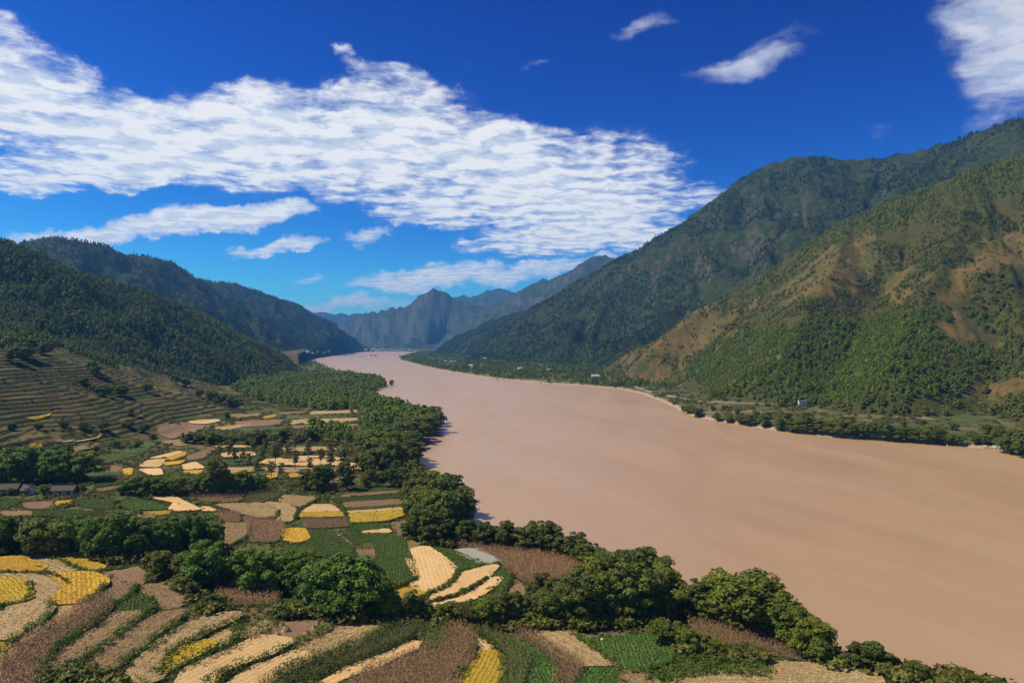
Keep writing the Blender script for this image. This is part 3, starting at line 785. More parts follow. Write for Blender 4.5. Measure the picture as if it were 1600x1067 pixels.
PLOTS = [
    ('RG', .7, [(-30, 879), (0, 876), (25, 874), (67, 889), (56, 896), (-30, 896)]),
    ('SB', .5, [(21, 873), (52, 866), (130, 897), (109, 900), (69, 888)]),
    ('RY', .7, [(60, 866), (109, 867), (160, 889), (148, 894), (130, 894), (88, 875)]),
    ('SB', .6, [(-30, 899), (0, 899), (53, 899), (93, 909), (106, 919), (81, 940), (76, 949), (46, 947), (45, 931), (35, 912), (14, 907), (-30, 908)]),
    ('RY', 1.0, [(-30, 909), (16, 909), (35, 915), (43, 929), (43, 940), (23, 946), (-30, 946)]),
    ('RG', 1.1, [(81, 902), (139, 901), (164, 912), (162, 919), (134, 935), (125, 946), (86, 948), (90, 938), (109, 922), (102, 912)]),
    ('SO', .4, [(139, 898), (162, 904), (206, 917), (204, 929), (171, 947), (160, 936), (176, 922), (167, 912)]),
    ('SO', .5, [(162, 895), (208, 889), (225, 901), (215, 916), (180, 905)]),
    ('SB', .9, [(21, 952), (69, 948), (79, 956), (67, 970), (12, 1003), (-30, 1003), (-30, 965), (14, 963)]),
    ('RG', .5, [(-30, 1006), (10, 1005), (2, 1020), (-30, 1025)]),
    ('SB', .4, [(83, 952), (132, 947), (120, 961), (58, 998), (5, 1042), (-30, 1045), (14, 1019), (58, 987), (79, 968)]),
    ('MZ', .5, [(132, 947), (167, 940), (169, 957), (130, 987), (97, 996), (56, 1049), (58, 1085), (12, 1085), (7, 1045), (58, 1000), (120, 963)]),
    ('GG', .5, [(178, 950), (208, 931), (234, 940), (236, 954), (222, 959), (176, 960)]),
    ('SR', .4, [(171, 963), (218, 961), (192, 989), (148, 1014), (81, 1042), (69, 1042), (97, 1017), (130, 1003)]),
    ('SR', .5, [(292, 960), (285, 966), (234, 998), (190, 1033), (167, 1054), (137, 1054), (148, 1031), (197, 991), (227, 977), (258, 962)]),
    ('SB', .6, [(297, 977), (321, 969), (368, 964), (371, 970), (326, 989), (280, 1012), (262, 1025), (250, 1062), (190, 1080), (210, 1050), (245, 1010)]),
    ('RY', .8, [(258, 1048), (270, 1031), (292, 1014), (326, 1007), (331, 1013), (301, 1029), (263, 1050)]),
    ('SB', .5, [(324, 1007), (366, 984), (365, 996), (351, 1007), (334, 1011)]),
    ('SB', .5, [(380, 999), (385, 986), (419, 974), (424, 979), (407, 989)]),
    ('ST', .6, [(275, 1085), (292, 1051), (355, 1023), (407, 999), (454, 1007), (427, 1024), (344, 1048), (314, 1085)]),
    ('SO', .55, [(407, 998), (432, 979), (513, 976), (508, 989), (466, 1004), (452, 1006)]),
    ('SB', .5, [(521, 980), (606, 981), (581, 996), (540, 1019), (510, 1026), (465, 1019)]),
    ('ST', .45, [(450, 1028), (461, 1022), (491, 1032), (440, 1052), (390, 1085), (345, 1085), (400, 1045)]),
    ('MG', .4, [(610, 983), (655, 985), (652, 995), (610, 1015), (540, 1040), (450, 1060), (430, 1085), (400, 1085), (460, 1045), (520, 1025), (585, 998)]),
    ('ST', .5, [(652, 1008), (650, 1015), (581, 1045), (525, 1062), (497, 1085), (484, 1085), (547, 1047), (619, 1021)]),
    ('MG', .4, [(660, 1000), (666, 985), (690, 978), (700, 990), (698, 1014), (668, 1020)]),
    ('MZ', .5, [(654, 1022), (700, 1018), (703, 985), (727, 987), (737, 1009), (735, 1034), (712, 1062), (710, 1090), (534, 1090), (581, 1050), (619, 1035)]),
    ('ST', .4, [(728, 989), (741, 992), (775, 1022), (749, 1026), (741, 1007)]),
    ('RY', .9, [(741, 1028), (775, 1024), (784, 1037), (781, 1052), (756, 1085), (717, 1085), (737, 1052)]),
    ('MG', .5, [(721, 976), (756, 987), (797, 1009), (822, 1030), (820, 1049), (805, 1085), (781, 1085), (796, 1045), (793, 1022), (765, 1000)]),
    ('GV', .5, [(797, 1002), (816, 1007), (850, 1024), (874, 1052), (854, 1085), (825, 1085), (826, 1034)]),
    ('MZ', .4, [(779, 976), (812, 989), (835, 998), (869, 1024), (906, 1042), (887, 1085), (866, 1085), (880, 1048), (850, 1021)]),
    ('SB', .6, [(820, 988), (869, 983), (897, 994), (934, 1021), (961, 1039), (905, 1041), (878, 1026), (840, 998)]),
    ('GV', .4, [(905, 1050), (960, 1047), (970, 1067), (965, 1085), (900, 1085)]),
    ('GV', .4, [(930, 1000), (1015, 995), (1050, 1020), (1035, 1040), (987, 1050), (960, 1038), (940, 1017)]),
    ('SR', .5, [(975, 1054), (1000, 1056), (1022, 1067), (1030, 1085), (975, 1085)]),
    ('MZ', .4, [(1082, 975), (1120, 975), (1170, 990), (1230, 1010), (1300, 1038), (1250, 1030), (1200, 1022), (1162, 1017), (1100, 1000)]),
    ('SB', .5, [(1060, 1064), (1140, 1055), (1215, 1040), (1300, 1047), (1370, 1062), (1380, 1080), (1050, 1080)]),
    ('ST', .6, [(636, 863), (665, 858), (688, 872), (713, 892), (710, 903), (692, 919), (670, 926), (643, 917), (654, 910), (652, 899), (641, 883)]),
    ('SR', .4, [(627, 847), (659, 847), (663, 856), (636, 861)]),
    ('RG', .5, [(600, 930), (647, 919), (668, 928), (654, 930), (607, 939)]),
    ('GG', .5, [(664, 854), (706, 863), (753, 884), (721, 892), (713, 887), (688, 870)]),
    ('GY', .6, [(708, 862), (746, 860), (782, 880), (756, 884)]),
    ('ST', .45, [(677, 936), (719, 897), (776, 886), (760, 903), (726, 926), (677, 940)]),
    ('ST', .35, [(677, 944), (726, 930), (764, 906), (782, 905), (771, 917), (728, 941), (679, 951)]),
    ('GV', .4, [(769, 897), (784, 884), (796, 887), (789, 898), (773, 904)]),
    ('MZ', .4, [(677, 849), (726, 847), (782, 860), (861, 865), (893, 881), (929, 887), (913, 899), (825, 910), (800, 896), (776, 872), (737, 858)]),
    ('SR', .4, [(800, 908), (816, 919), (818, 928), (803, 935), (796, 923)]),
    ('GV', .35, [(776, 919), (789, 903), (798, 910), (789, 926)]),
    ('GG', .5, [(585, 850), (625, 842), (635, 865), (645, 890), (650, 903), (600, 925), (570, 915), (590, 890), (595, 870)]),
    ('ST', .5, [(226, 777), (272, 776), (298, 789), (315, 797), (289, 800), (283, 789), (257, 783)]),
    ('ST', .5, [(263, 797), (272, 786), (289, 795), (283, 800)]),
    ('ST', .5, [(318, 792), (335, 799), (321, 799)]),
    ('MZ', .4, [(292, 777), (338, 767), (390, 769), (375, 785), (329, 786)]),
    ('MG', .4, [(384, 783), (393, 767), (439, 766), (436, 776), (407, 786)]),
    ('SB', .5, [(338, 789), (407, 787), (433, 799), (430, 808), (407, 810), (370, 800)]),
    ('SB', .5, [(416, 786), (439, 787), (459, 796), (453, 816), (436, 815), (439, 800)]),
    ('SR', .5, [(443, 774), (499, 779), (467, 794), (435, 784)]),
    ('ST', .5, [(473, 801), (485, 790), (516, 790), (528, 800)]),
    ('RY', .7, [(470, 809), (473, 803), (531, 802), (535, 808)]),
    ('MZ', .4, [(476, 813), (539, 815), (545, 823), (480, 826)]),
    ('GV', .4, [(540, 770), (625, 760), (625, 765), (538, 773)]),
    ('SO', .4, [(535, 774), (625, 767), (625, 771), (532, 778)]),
    ('GG', .4, [(531, 779), (625, 773), (625, 780), (532, 785)]),
    ('SO', .4, [(534, 787), (625, 782), (625, 789), (535, 794)]),
    ('GG', .4, [(535, 796), (625, 791), (625, 793), (536, 799)]),
    ('ST', .4, [(537, 801), (625, 795), (627, 798), (540, 804)]),
    ('RY', .7, [(541, 806), (627, 800), (628, 808), (600, 815), (548, 818)]),
    ('MZ', .4, [(482, 763), (562, 759), (559, 766), (493, 770)]),
    ('MZ', .4, [(337, 802), (370, 803), (372, 815), (344, 816)]),
    ('SR', .4, [(347, 820), (384, 820), (390, 838), (361, 851), (338, 849)]),
    ('MZ', .4, [(386, 812), (439, 818), (443, 838), (424, 848), (393, 846), (390, 826)]),
    ('RG', .7, [(446, 829), (473, 829), (480, 843), (465, 849), (448, 846)]),
    ('GV', .35, [(548, 822), (588, 819), (597, 826), (556, 829)]),
    ('ST', .4, [(568, 832), (603, 828), (608, 833), (575, 835)]),
    ('SR', .4, [(614, 818), (648, 815), (648, 838), (622, 835)]),
    ('SO', .4, [(245, 665), (290, 657), (320, 666), (315, 672), (270, 687), (247, 675)]),
    ('ST', .5, [(290, 659), (340, 655), (345, 659), (320, 663)]),
    ('SO', .4, [(360, 660), (440, 656), (440, 664), (380, 668)]),
    ('SB', .4, [(330, 669), (390, 662), (392, 665), (350, 673)]),
    ('RY', .4, [(410, 652), (430, 647), (431, 651), (412, 655)]),
    ('GV', .4, [(449, 650), (466, 649), (466, 654), (449, 655)]),
    ('SB', .4, [(455, 657), (560, 653), (558, 660), (455, 664)]),
    ('SO', .4, [(455, 666), (558, 662), (556, 671), (455, 671)]),
    ('ST', .5, [(217, 730), (230, 720), (262, 717), (248, 731)]),
    ('ST', .5, [(216, 734), (250, 732), (255, 742), (237, 744)]),
    ('ST', .5, [(232, 717), (280, 705), (285, 707), (257, 716)]),
    ('RG', .6, [(258, 717), (290, 706), (290, 712), (263, 722)]),
    ('RG', .6, [(255, 724), (290, 720), (280, 726), (260, 728)]),
    ('ST', .4, [(285, 727), (305, 722), (320, 732), (287, 735)]),
    ('RG', .6, [(287, 737), (320, 735), (320, 742), (290, 742)]),
    ('RG', .6, [(192, 734), (207, 732), (205, 744), (195, 744)]),
    ('SO', .4, [(172, 728), (190, 730), (191, 740), (174, 740)]),
    ('SO', .4, [(292, 713), (330, 700), (340, 702), (315, 717), (294, 720)]),
    ('ST', .35, [(415, 718), (490, 712), (545, 716), (535, 728), (425, 728), (405, 724)]),
    ('SB', .35, [(405, 731), (530, 731), (525, 738), (425, 739)]),
    ('RG', .6, [(415, 741), (433, 740), (432, 748), (416, 749)]),
    ('RG', .6, [(452, 741), (477, 740), (475, 746), (455, 747)]),
    ('GV', .35, [(0, 795), (10, 779), (32, 780), (29, 787), (5, 796)]),
    ('RG', .4, [(87, 784), (111, 782), (113, 790), (89, 791)]),
    ('GG', .4, [(121, 783), (175, 779), (175, 796), (127, 793)]),
    ('SR', .4, [(0, 800), (48, 799), (48, 807), (5, 807)]),
    ('GV', .4, [(137, 729), (161, 729), (162, 736), (134, 736)]),
    ('SR', .4, [(350, 650), (405, 646), (408, 650), (352, 655)]), ('SO', .4, [(436, 645), (480, 642), (482, 646), (436, 648)]),
    ('SB', .4, [(484, 643), (556, 640), (558, 645), (484, 648)]), ('GG', .4, [(395, 668), (452, 666), (452, 671), (396, 674)]),
    ('SR', .4, [(250, 690), (300, 686), (330, 690), (280, 698)]), ('ST', .4, [(335, 697), (375, 696), (400, 699), (340, 700)]),
    ('ST', .4, [(345, 708), (395, 706), (400, 712), (350, 716)]), ('GG', .4, [(345, 720), (398, 717), (400, 724), (346, 728)]),
    ('SB', .4, [(335, 732), (395, 730), (398, 738), (336, 741)]), ('RG', .5, [(335, 745), (400, 742), (402, 748), (336, 752)]),
    ('SB', .4, [(440, 700), (500, 698), (530, 703), (450, 707)]), ('ST', .4, [(545, 722), (572, 722), (570, 734), (540, 736)]),
    ('GV', .4, [(210, 700), (235, 690), (248, 692), (225, 706)]), ('GG', .4, [(150, 716), (200, 706), (215, 712), (165, 724)]),
    ('SB', .4, [(480, 750), (535, 746), (536, 754), (482, 757)]), ('SR', .4, [(95, 704), (140, 696), (150, 700), (100, 712)]),
    ('MZ', .4, [(345, 925), (430, 924), (432, 944), (346, 946)]),
    ('GG', .4, [(434, 936), (474, 929), (478, 944), (436, 950)]),
    ('SR', .4, [(222, 918), (262, 912), (292, 940), (268, 952), (242, 948), (238, 934)]),
    ('GG', .4, [(488, 832), (515, 834), (545, 856), (548, 872), (500, 866), (484, 850)]),
    ('GG', .4, [(548, 836), (600, 836), (622, 842), (585, 848), (570, 860), (556, 848)]),
    ('SR', .4, [(602, 836), (622, 838), (624, 842), (600, 842)]),
    ('GG', .5, [(136, 742), (200, 737), (203, 741), (138, 747)]),
    ('MG', .5, [(140, 750), (198, 744), (200, 748), (144, 755)]),
    ('GG', .5, [(148, 758), (196, 751), (196, 755), (150, 762)]),
    ('SO', .5, [(152, 765), (190, 759), (190, 763), (156, 769)]),
    ('GV', .4, [(180, 784), (222, 782), (255, 790), (258, 797), (200, 798)]),
    ('RY', .4, [(228, 801), (262, 800), (262, 804), (226, 806)]),
    ('SO', .4, [(36, 786), (80, 784), (84, 795), (40, 796)]),
    ('GG', .4, [(52, 800), (130, 797), (128, 808), (54, 809)]),
    ('SR', .4, [(210, 802), (238, 806), (236, 812), (212, 811)]),
    ('SO', .4, [(560, 860), (568, 852), (580, 852), (586, 866), (575, 880)]),
    ('GV', .4, [(442, 858), (486, 856), (500, 870), (470, 876)]),
    ('RY', .7, [(40, 654), (80, 646), (76, 650), (48, 656)]),
    ('ST', .7, [(84, 691), (159, 679), (158, 682), (100, 692)]),
    ('RG', .6, [(48, 695), (64, 693), (66, 700), (48, 701)]),
]
FIELD_POLYS = []

def blades(P, hgt, wid, rg, lean=0.25, nb=3):
    """little upright tufts (triangulated as quads) standing on points P"""
    n = len(P)*nb; p = np.repeat(P, nb, 0)+np.concatenate([rg.normal(0, wid*0.9, (n, 2)), np.zeros((n, 1))], 1)
    a = rg.uniform(0, 6.28, n); c = np.stack([np.cos(a), np.sin(a), np.zeros(n)], -1)
    h = (hgt*rg.uniform(0.6, 1.25, n))[:, None]; w = (wid*rg.uniform(0.6, 1.3, n))[:, None]
    tip = p+np.concatenate([rg.normal(0, lean, (n, 2))*h, h], 1)
    V = np.stack([p-c*w, p+c*w, tip+c*w*0.7, tip-c*w*0.7], 1).reshape(-1, 3)
    return V, np.arange(n*4).reshape(n, 4), rg.uniform(0, 1, n)

def straws(P, ln, wid, rg):
    """cut stalks lying about"""
    n = len(P); a = rg.uniform(0, 6.28, n); tl = rg.uniform(-0.1, 0.5, n)
    t = np.stack([np.cos(a)*np.cos(tl), np.sin(a)*np.cos(tl), np.sin(tl)], -1)*(ln*rg.uniform(0.6, 1.4, n))[:, None]
    s = np.stack([-np.sin(a), np.cos(a), np.full(n, 0.5)], -1)*wid
    V = np.stack([P-t-s, P+t-s, P+t+s, P-t+s], 1).reshape(-1, 3)
    return V, np.arange(n*4).reshape(n, 4), rg.uniform(0, 1, n)

def maize(P, H, rg, nb=5):
    n = len(P); parts = []
    h = H*rg.uniform(0.8, 1.15, n)
    ln = np.concatenate([rg.normal(0, 0.09, (n, 2)), np.ones((n, 1))], 1)
    a = rg.uniform(0, 6.28, n)
    c = np.stack([np.cos(a), np.sin(a), np.zeros(n)], -1)*0.045
    tip = P+ln*h[:, None]
    parts.append((np.stack([P-c, P+c, tip+c*0.4, tip-c*0.4], 1).reshape(-1, 3), np.arange(n*4).reshape(n, 4), rg.uniform(0.2, 0.8, n)))
    for k in range(nb):
        f = (0.30+0.62*(k+rg.uniform(0, 0.7, n))/nb)
        b = P+ln*(h*f)[:, None]; a = rg.uniform(0, 6.28, n); L = H*rg.uniform(0.22, 0.36, n)
        d = np.stack([np.cos(a), np.sin(a)], -1)
        m = b+np.concatenate([d*(L*0.6)[:, None], (L*0.35)[:, None]], 1)
        e = b+np.concatenate([d*L[:, None], (-L*rg.uniform(0.1, 0.7, n))[:, None]], 1)
        s = np.stack([-np.sin(a), np.cos(a), np.zeros(n)], -1)*0.075
        parts.append((np.stack([b, m-s, e, m+s], 1).reshape(-1, 3), np.arange(n*4).reshape(n, 4), rg.uniform(0, 1, n)))
    return join(parts)

def poly_area(P):
    x, y = P[:, 0], P[:, 1]; return 0.5*abs(np.dot(x, np.roll(y, -1))-np.dot(y, np.roll(x, -1)))

def pts_in(P, dens, rg, rows=None, ang=0.0):
    mn, mx = P.min(0), P.max(0)
    if rows:
        c = P.mean(0); D = np.linalg.norm(mx-mn)/2+1
        u = np.arange(-D, D, rows[0]); v = np.arange(-D, D, rows[1])
        U, W = np.meshgrid(u, v); U = U.ravel()+rg.normal(0, rows[0]*0.2, U.size); W = W.ravel()+rg.normal(0, rows[1]*0.14, W.size)
        q = np.stack([c[0]+U*math.cos(ang)-W*math.sin(ang), c[1]+U*math.sin(ang)+W*math.cos(ang)], -1)
    else:
        n = int((mx-mn).prod()*dens); q = rg.uniform(mn, mx, (n, 2))
    return q[inside(q[:, 0], q[:, 1], P)]

def main_dir(P):
    Q = P-P.mean(0); w, v = np.linalg.eigh(Q.T @ Q); a = v[:, 1]; return math.atan2(a[1], a[0])

def resample0(P, step):
    d = np.r_[0, np.cumsum(np.hypot(*np.diff(P, axis=0).T))]; t = np.arange(0, d[-1]-step*0.4, step)
    return np.stack([np.interp(t, d, P[:, k]) for k in range(2)], -1)
fcount = {}
forder = sorted(range(len(PLOTS)), key=lambda i: -max(p[1] for p in PLOTS[i][2]))
frank = {}
for i in forder:
    k = PLOTS[i][0]; fcount[k] = fcount.get(k, 0)+1; frank[i] = fcount[k]
for i, (kd, off, pp) in enumerate(PLOTS):
    rg = np.random.default_rng(3000+i)
    W = chaikin(np.array([pix(*p)[:2] for p in pp]), 2)
    # keep the outline at an even spacing
    W2 = [W[0]]
    for p in W[1:]:
        if np.hypot(*(p-W2[-1])) > 0.45: W2.append(p)
    W = np.array(W2)
    if len(W) < 4: continue
    e1 = np.roll(W, -1, 0)-np.roll(W, 1, 0); e1 /= np.linalg.norm(e1, axis=1)[:, None]+1e-9
    sgn = np.sign(np.dot(W[:, 0], np.roll(W[:, 1], -1))-np.dot(W[:, 1], np.roll(W[:, 0], -1)))
    W = W+np.stack([e1[:, 1], -e1[:, 0]], -1)*sgn*(1.3 if np.hypot(*W.mean(0)) < 330 else 0.45)
    W = resample0(np.concatenate([W, W[:1]]), 0.9 if np.hypot(*W.mean(0)) < 330 else 1.6)
    W = W+np.stack([fbm(W[:, 0]/2.2, W[:, 1]/2.2, 2), fbm(W[:, 0]/2.2+31, W[:, 1]/2.2, 2)], -1)*0.30
    FIELD_POLYS.append(W)
    ang = main_dir(W); area = poly_area(W); dist = np.hypot(*W.mean(0))
    st = max(1.6, math.sqrt(area/260))
    mn, mx = W.min(0), W.max(0)
    gx, gy = np.meshgrid(np.arange(mn[0], mx[0], st), np.arange(mn[1], mx[1], st))
    q = np.stack([gx.ravel(), gy.ravel()], -1)+rg.normal(0, st*0.12, (gx.size, 2))
    q = q[inside(q[:, 0], q[:, 1], W)]
    if len(q):
        dd = np.min(np.hypot(q[:, None, 0]-W[None, :, 0], q[:, None, 1]-W[None, :, 1]), 1); q = q[dd > st*0.35]
    nb = len(W)
    allp = np.concatenate([W, q]) if len(q) else W
    res = delaunay_2d_cdt([Vector((float(a), float(b))) for a, b in allp], [(j, (j+1) % nb) for j in range(nb)], [list(range(nb))], 1, 1e-4)
    v2 = np.array([(v.x, v.y) for v in res[0]]); tris = np.array([f for f in res[2] if len(f) == 3])
    if len(tris) == 0: continue
    # plots are levelled: mostly flat with a little of the natural fall
    zc = hz(v2[:, 0], v2[:, 1]); flat = 0.55 if dist < 330 else 0.25
    zt = zc*(1-flat)+np.maximum(zc.mean(), 0)*flat
    zt = np.maximum(zt, zc+0.06)+off+fbm(v2[:, 0]/3.1+i, v2[:, 1]/3.1, 2)*(0.05 if kd in ('RG', 'RY', 'GV') else 0.04)
    top = np.stack([v2[:, 0], v2[:, 1], zt], -1)
    # skirt
    cnt = {}
    for t in tris:
        for a, b in ((t[0], t[1]), (t[1], t[2]), (t[2], t[0])): cnt[(a, b)] = 1
    bd = [(a, b) for (a, b) in cnt if (b, a) not in cnt]
    nv = len(top); bot = top.copy(); bot[:, 2] = np.minimum(zc, bot[:, 2])-1.2
    sk = []
    for a, b in bd: sk += [(b, a, a+nv), (b, a+nv, b+nv)]
    Vv = np.concatenate([top, bot]); Fv = np.concatenate([tris, np.array(sk)])
    across = Vv[:, 0]*-math.sin(ang)+Vv[:, 1]*math.cos(ang)
    me = np_mesh(FKIND[kd][0], Vv, Fv, FM[kd], False, None, {'across': across})
    me.materials.append(FM['SK'])
    mi = np.zeros(len(Fv), np.int32); mi[len(tris):] = 1
    if kd in ('RG', 'RY'): mi[:] = 0
    me.polygons.foreach_set('material_index', mi)
    o = obj(FKIND[kd][0], me)
    tag(o, '%s, %s nearest of its kind to the viewpoint' % (FKIND[kd][1], ordinal(frank[i])), 'field', None, 'structure')
    # what stands on it
    def lift(Q, up=0.0): 
        z = hz(Q[:, 0], Q[:, 1]); z = np.maximum(z*(1-flat)+zc.mean()*flat, z+0.06)+off+up
        return np.stack([Q[:, 0], Q[:, 1], z], -1)
    near = dist < 330
    ch = None
    if kd in ('MZ', 'MG'):
        sp = (0.62, 0.85) if dist < 240 else ((0.9, 1.15) if dist < 420 else (1.5, 1.7))
        Q = pts_in(W, 0, rg, sp, ang)
        if len(Q): ch = ('maize_plants', maize(lift(Q, -0.1), 2.1 if dist < 420 else 2.5, rg, 5 if dist < 420 else 4), 'maize_dry' if kd == 'MZ' else 'maize_green', 'standing maize stalks with dry drooping leaves')
    elif kd in ('RG', 'RY') and dist < 420:
        Q = pts_in(W, 4.0 if near else 1.4, rg)
        if len(Q): ch = ('rice_plants', blades(lift(Q, -0.08), 0.20, 0.075, rg, 0.45, 3), 'rice_ripe' if kd == 'RG' else 'rice_yellow', 'dense ripe rice ears')
    elif kd in ('SB', 'SR') and dist < 430:
        Q = pts_in(W, 5.0 if near else 1.6, rg)
        if len(Q): ch = ('cut_straw', straws(lift(Q, 0.06), 0.26, 0.055, rg), 'straw' if kd == 'SB' else 'straw_red', 'cut straw lying in swaths')
    elif kd == 'ST' and near:
        Q = pts_in(W, 0, rg, (0.35, 0.6), ang)
        if len(Q): ch = ('stubble', blades(lift(Q, -0.02), 0.14, 0.05, rg, 0.2, 2), 'straw_pale', 'short pale stubble in rows')
    elif kd in ('GV', 'GG') and dist < 420:
        Q = pts_in(W, 0, rg, (0.7, 0.9), ang)
        if len(Q):
            C = lift(Q, 0.12); ch = ('vegetable_leaves' if kd == 'GV' else 'grass_tufts', leaf_cloud(C, np.full(len(C), 0.30), 6, 0.20, rg), 'leaf_crop' if kd == 'GV' else 'leaf_hedge', 'low green leaves in rows')
    if ch:
        c = obj(ch[0], np_mesh(ch[0], ch[1][0], ch[1][1], M[ch[2]], False, {'lv': ch[1][2]}), o)
        c['kind'] = 'stuff'; c['label'] = ch[3]
print('fields', len(FIELD_POLYS), round(time.time()-T0, 1))

# ------------------------------------------------------------------ hedges on the plot edges
def resample(P, step):
    P = np.asarray(P, float); d = np.r_[0, np.cumsum(np.hypot(*np.diff(P, axis=0).T))]
    t = np.arange(0, d[-1], step); return np.stack([np.interp(t, d, P[:, k]) for k in range(P.shape[1])], -1)
def smooth_line(P, it=2):
    P = np.asarray(P, float)
    for _ in range(it):
        Q = np.concatenate([P[:1], np.stack([P[:-1]*0.75+P[1:]*0.25, P[:-1]*0.25+P[1:]*0.75], 1).reshape(-1, 2), P[-1:]]); P = Q
    return P
HEDGES = [
    (1.0, [(172, 952), (140, 985), (110, 1000), (90, 1015), (66, 1045), (60, 1075)]),
    (0.9, [(238, 957), (192, 991), (139, 1028), (126, 1046)]),
    (1.0, [(298, 964), (250, 1000), (190, 1043), (165, 1072)]),
    (0.9, [(374, 969), (330, 990), (285, 1013), (264, 1030), (254, 1058)]),
    (1.2, [(432, 976), (405, 993), (350, 1018), (300, 1038), (262, 1062)]),
    (0.9, [(372, 982), (370, 1000), (356, 1010)]),
    (1.0, [(517, 978), (500, 995), (460, 1012), (420, 1030), (350, 1055), (318, 1078)]),
    (1.1, [(655, 994), (640, 1006), (580, 1027), (530, 1046), (470, 1066)]),
    (1.0, [(610, 984), (585, 1000), (540, 1022), (480, 1040), (430, 1060)]),
    (1.0, [(738, 1012), (737, 1035), (722, 1052), (708, 1068)]),
    (0.7, [(740, 986), (768, 1006), (787, 1030), (785, 1055)]),
    (0.9, [(82, 945), (80, 962), (58, 984), (14, 1012), (-10, 1030)]),
    (0.6, [(46, 915), (47, 938), (25, 950), (-10, 950)]),
    (0.6, [(165, 918), (150, 934), (130, 946)]),
    (0.6, [(215, 918), (205, 932), (172, 950)]),
    (0.5, [(-10, 898), (55, 898), (95, 907), (108, 918)]),
    (0.5, [(56, 865), (88, 876), (130, 897), (165, 895), (210, 888)]),
    (0.5, [(237, 938), (242, 954), (225, 962)]),
    (0.8, [(1000, 1054), (1040, 1040), (1090, 1034), (1140, 1036), (1195, 1046)]),
    (0.8, [(1012, 1064), (1060, 1050), (1110, 1044), (1160, 1046), (1205, 1052)]),
    (0.8, [(1040, 1066), (1085, 1057), (1140, 1053), (1200, 1058)]),
    (0.6, [(715, 894), (712, 906), (694, 921), (672, 930)]),
    (0.5, [(718, 895), (752, 887), (782, 883)]),
    (0.5, [(678, 942), (727, 928), (762, 905)]),
    (0.7, [(652, 905), (640, 914), (600, 928)]),
    (0.6, [(800, 900), (795, 918), (786, 930)]),
    (0.6, [(500, 780), (480, 792), (466, 800), (462, 812)]),
    (0.5, [(530, 786), (538, 800), (544, 818)]),
    (0.5, [(436, 800), (432, 812), (405, 814)]),
    (0.5, [(392, 826), (388, 842), (362, 853)]),
    (0.6, [(900, 995), (930, 1018), (962, 1040)]),
]
hr = sorted(range(len(HEDGES)), key=lambda i: HEDGES[i][1][0][0])
for rank, i in enumerate(hr):
    w, pp = HEDGES[i]; w *= 1.75; rg = np.random.default_rng(4000+i)
    L = resample(smooth_line([pix(*p)[:2] for p in pp]), 0.62*w+0.12)
    n = len(L)
    k = L+rg.normal(0, 0.22*w, (n, 2))
    C = np.stack([k[:, 0], k[:, 1], hz(k[:, 0], k[:, 1])+0.55+rg.uniform(0.0, 0.75, n)*w], -1)
    C2 = C.copy(); C2[:, :2] += rg.normal(0, 0.45*w, (n, 2)); C2[:, 2] -= 0.35*w
    CC = np.concatenate([C, C2])
    V, Q, lv = leaf_cloud(CC, rg.uniform(0.55, 0.95, len(CC))*w, 26, 0.24, rg)
    o = obj('hedge', np_mesh('hedge', V, Q, M['leaf_hedge'], False, {'lv': lv}))
    tag(o, 'dark green hedge along a plot edge, %s counting from the far left' % ordinal(rank+1), 'hedge', 'hedges between the plots')

# ------------------------------------------------------------------ trees one can tell apart
TREES = []      # (zone, x, y, height, kind)
def at(zone, px, py, hpx, kind, wide=1.0):
    x, y, z = pix(px, py); TREES.append((zone, x, y, hpx/F*y, kind, wide))
def row(zone, line, n, hpx, kind, jit=4.0, seed=0, rows=1, back=6.0, wide=1.0):
    rg = np.random.default_rng(5000+seed)
    P = np.array([pix(*p)[:2] for p in line]); L = resample(P, 0.5); hp = np.asarray(hpx, float)
    for r in range(rows):
        for i in range(n):
            t = (i+rg.uniform(0.15, 0.85))/n; k = min(int(t*len(L)), len(L)-1); x, y = L[k]+rg.normal(0, jit*0.35, 2)
            y += r*back
            h = np.interp(t, np.linspace(0, 1, hp.size), np.atleast_1d(hp))*rg.uniform(0.70, 1.15)
            if lookup(GSD, x, y) < -1: continue
            TREES.append((zone, x, y, h/F*y, kind if isinstance(kind, str) else kind[rg.integers(len(kind))], wide))
Z = {}
Z['clump_l'] = ('big dark billowing tree in the clump above the golden plots', 'tree')
for px, b, h, k in [(8, 868, 66, 'lush'), (55, 870, 60, 'round'), (92, 870, 58, 'round'), (150, 872, 64, 'lush'), (190, 872, 72, 'lush'), (222, 872, 62, 'lush'),
                    (262, 868, 60, 'lush'), (300, 866, 66, 'lush'), (326, 862, 56, 'lush'), (30, 858, 55, 'round'), (120, 860, 56, 'lush'), (-25, 868, 62, 'round')]:
    at('clump_l', px, b, h, k)
Z['clump_c'] = ('lush green tree in the clump between straw plots and maize', 'tree')
for px, b, h, k in [(250, 903, 44, 'round'), (285, 905, 40, 'round'), (320, 915, 68, 'lush'), (352, 915, 50, 'round'), (388, 922, 62, 'lush'), (425, 924, 66, 'lush'), (462, 926, 58, 'lush'),
                    (500, 940, 66, 'lush'), (535, 958, 92, 'lush'), (565, 962, 84, 'lush'), (590, 968, 70, 'round'), (520, 962, 60, 'lush'), (610, 972, 44, 'round'),
                    (640, 974, 54, 'bank'), (660, 972, 44, 'bank'), (480, 905, 46, 'round'), (440, 905, 40, 'lush')]:
    at('clump_c', px, b, h, k, 1.15)
Z['mid_bush'] = ('dark bushy low tree on a plot edge near the straw plots', 'tree')
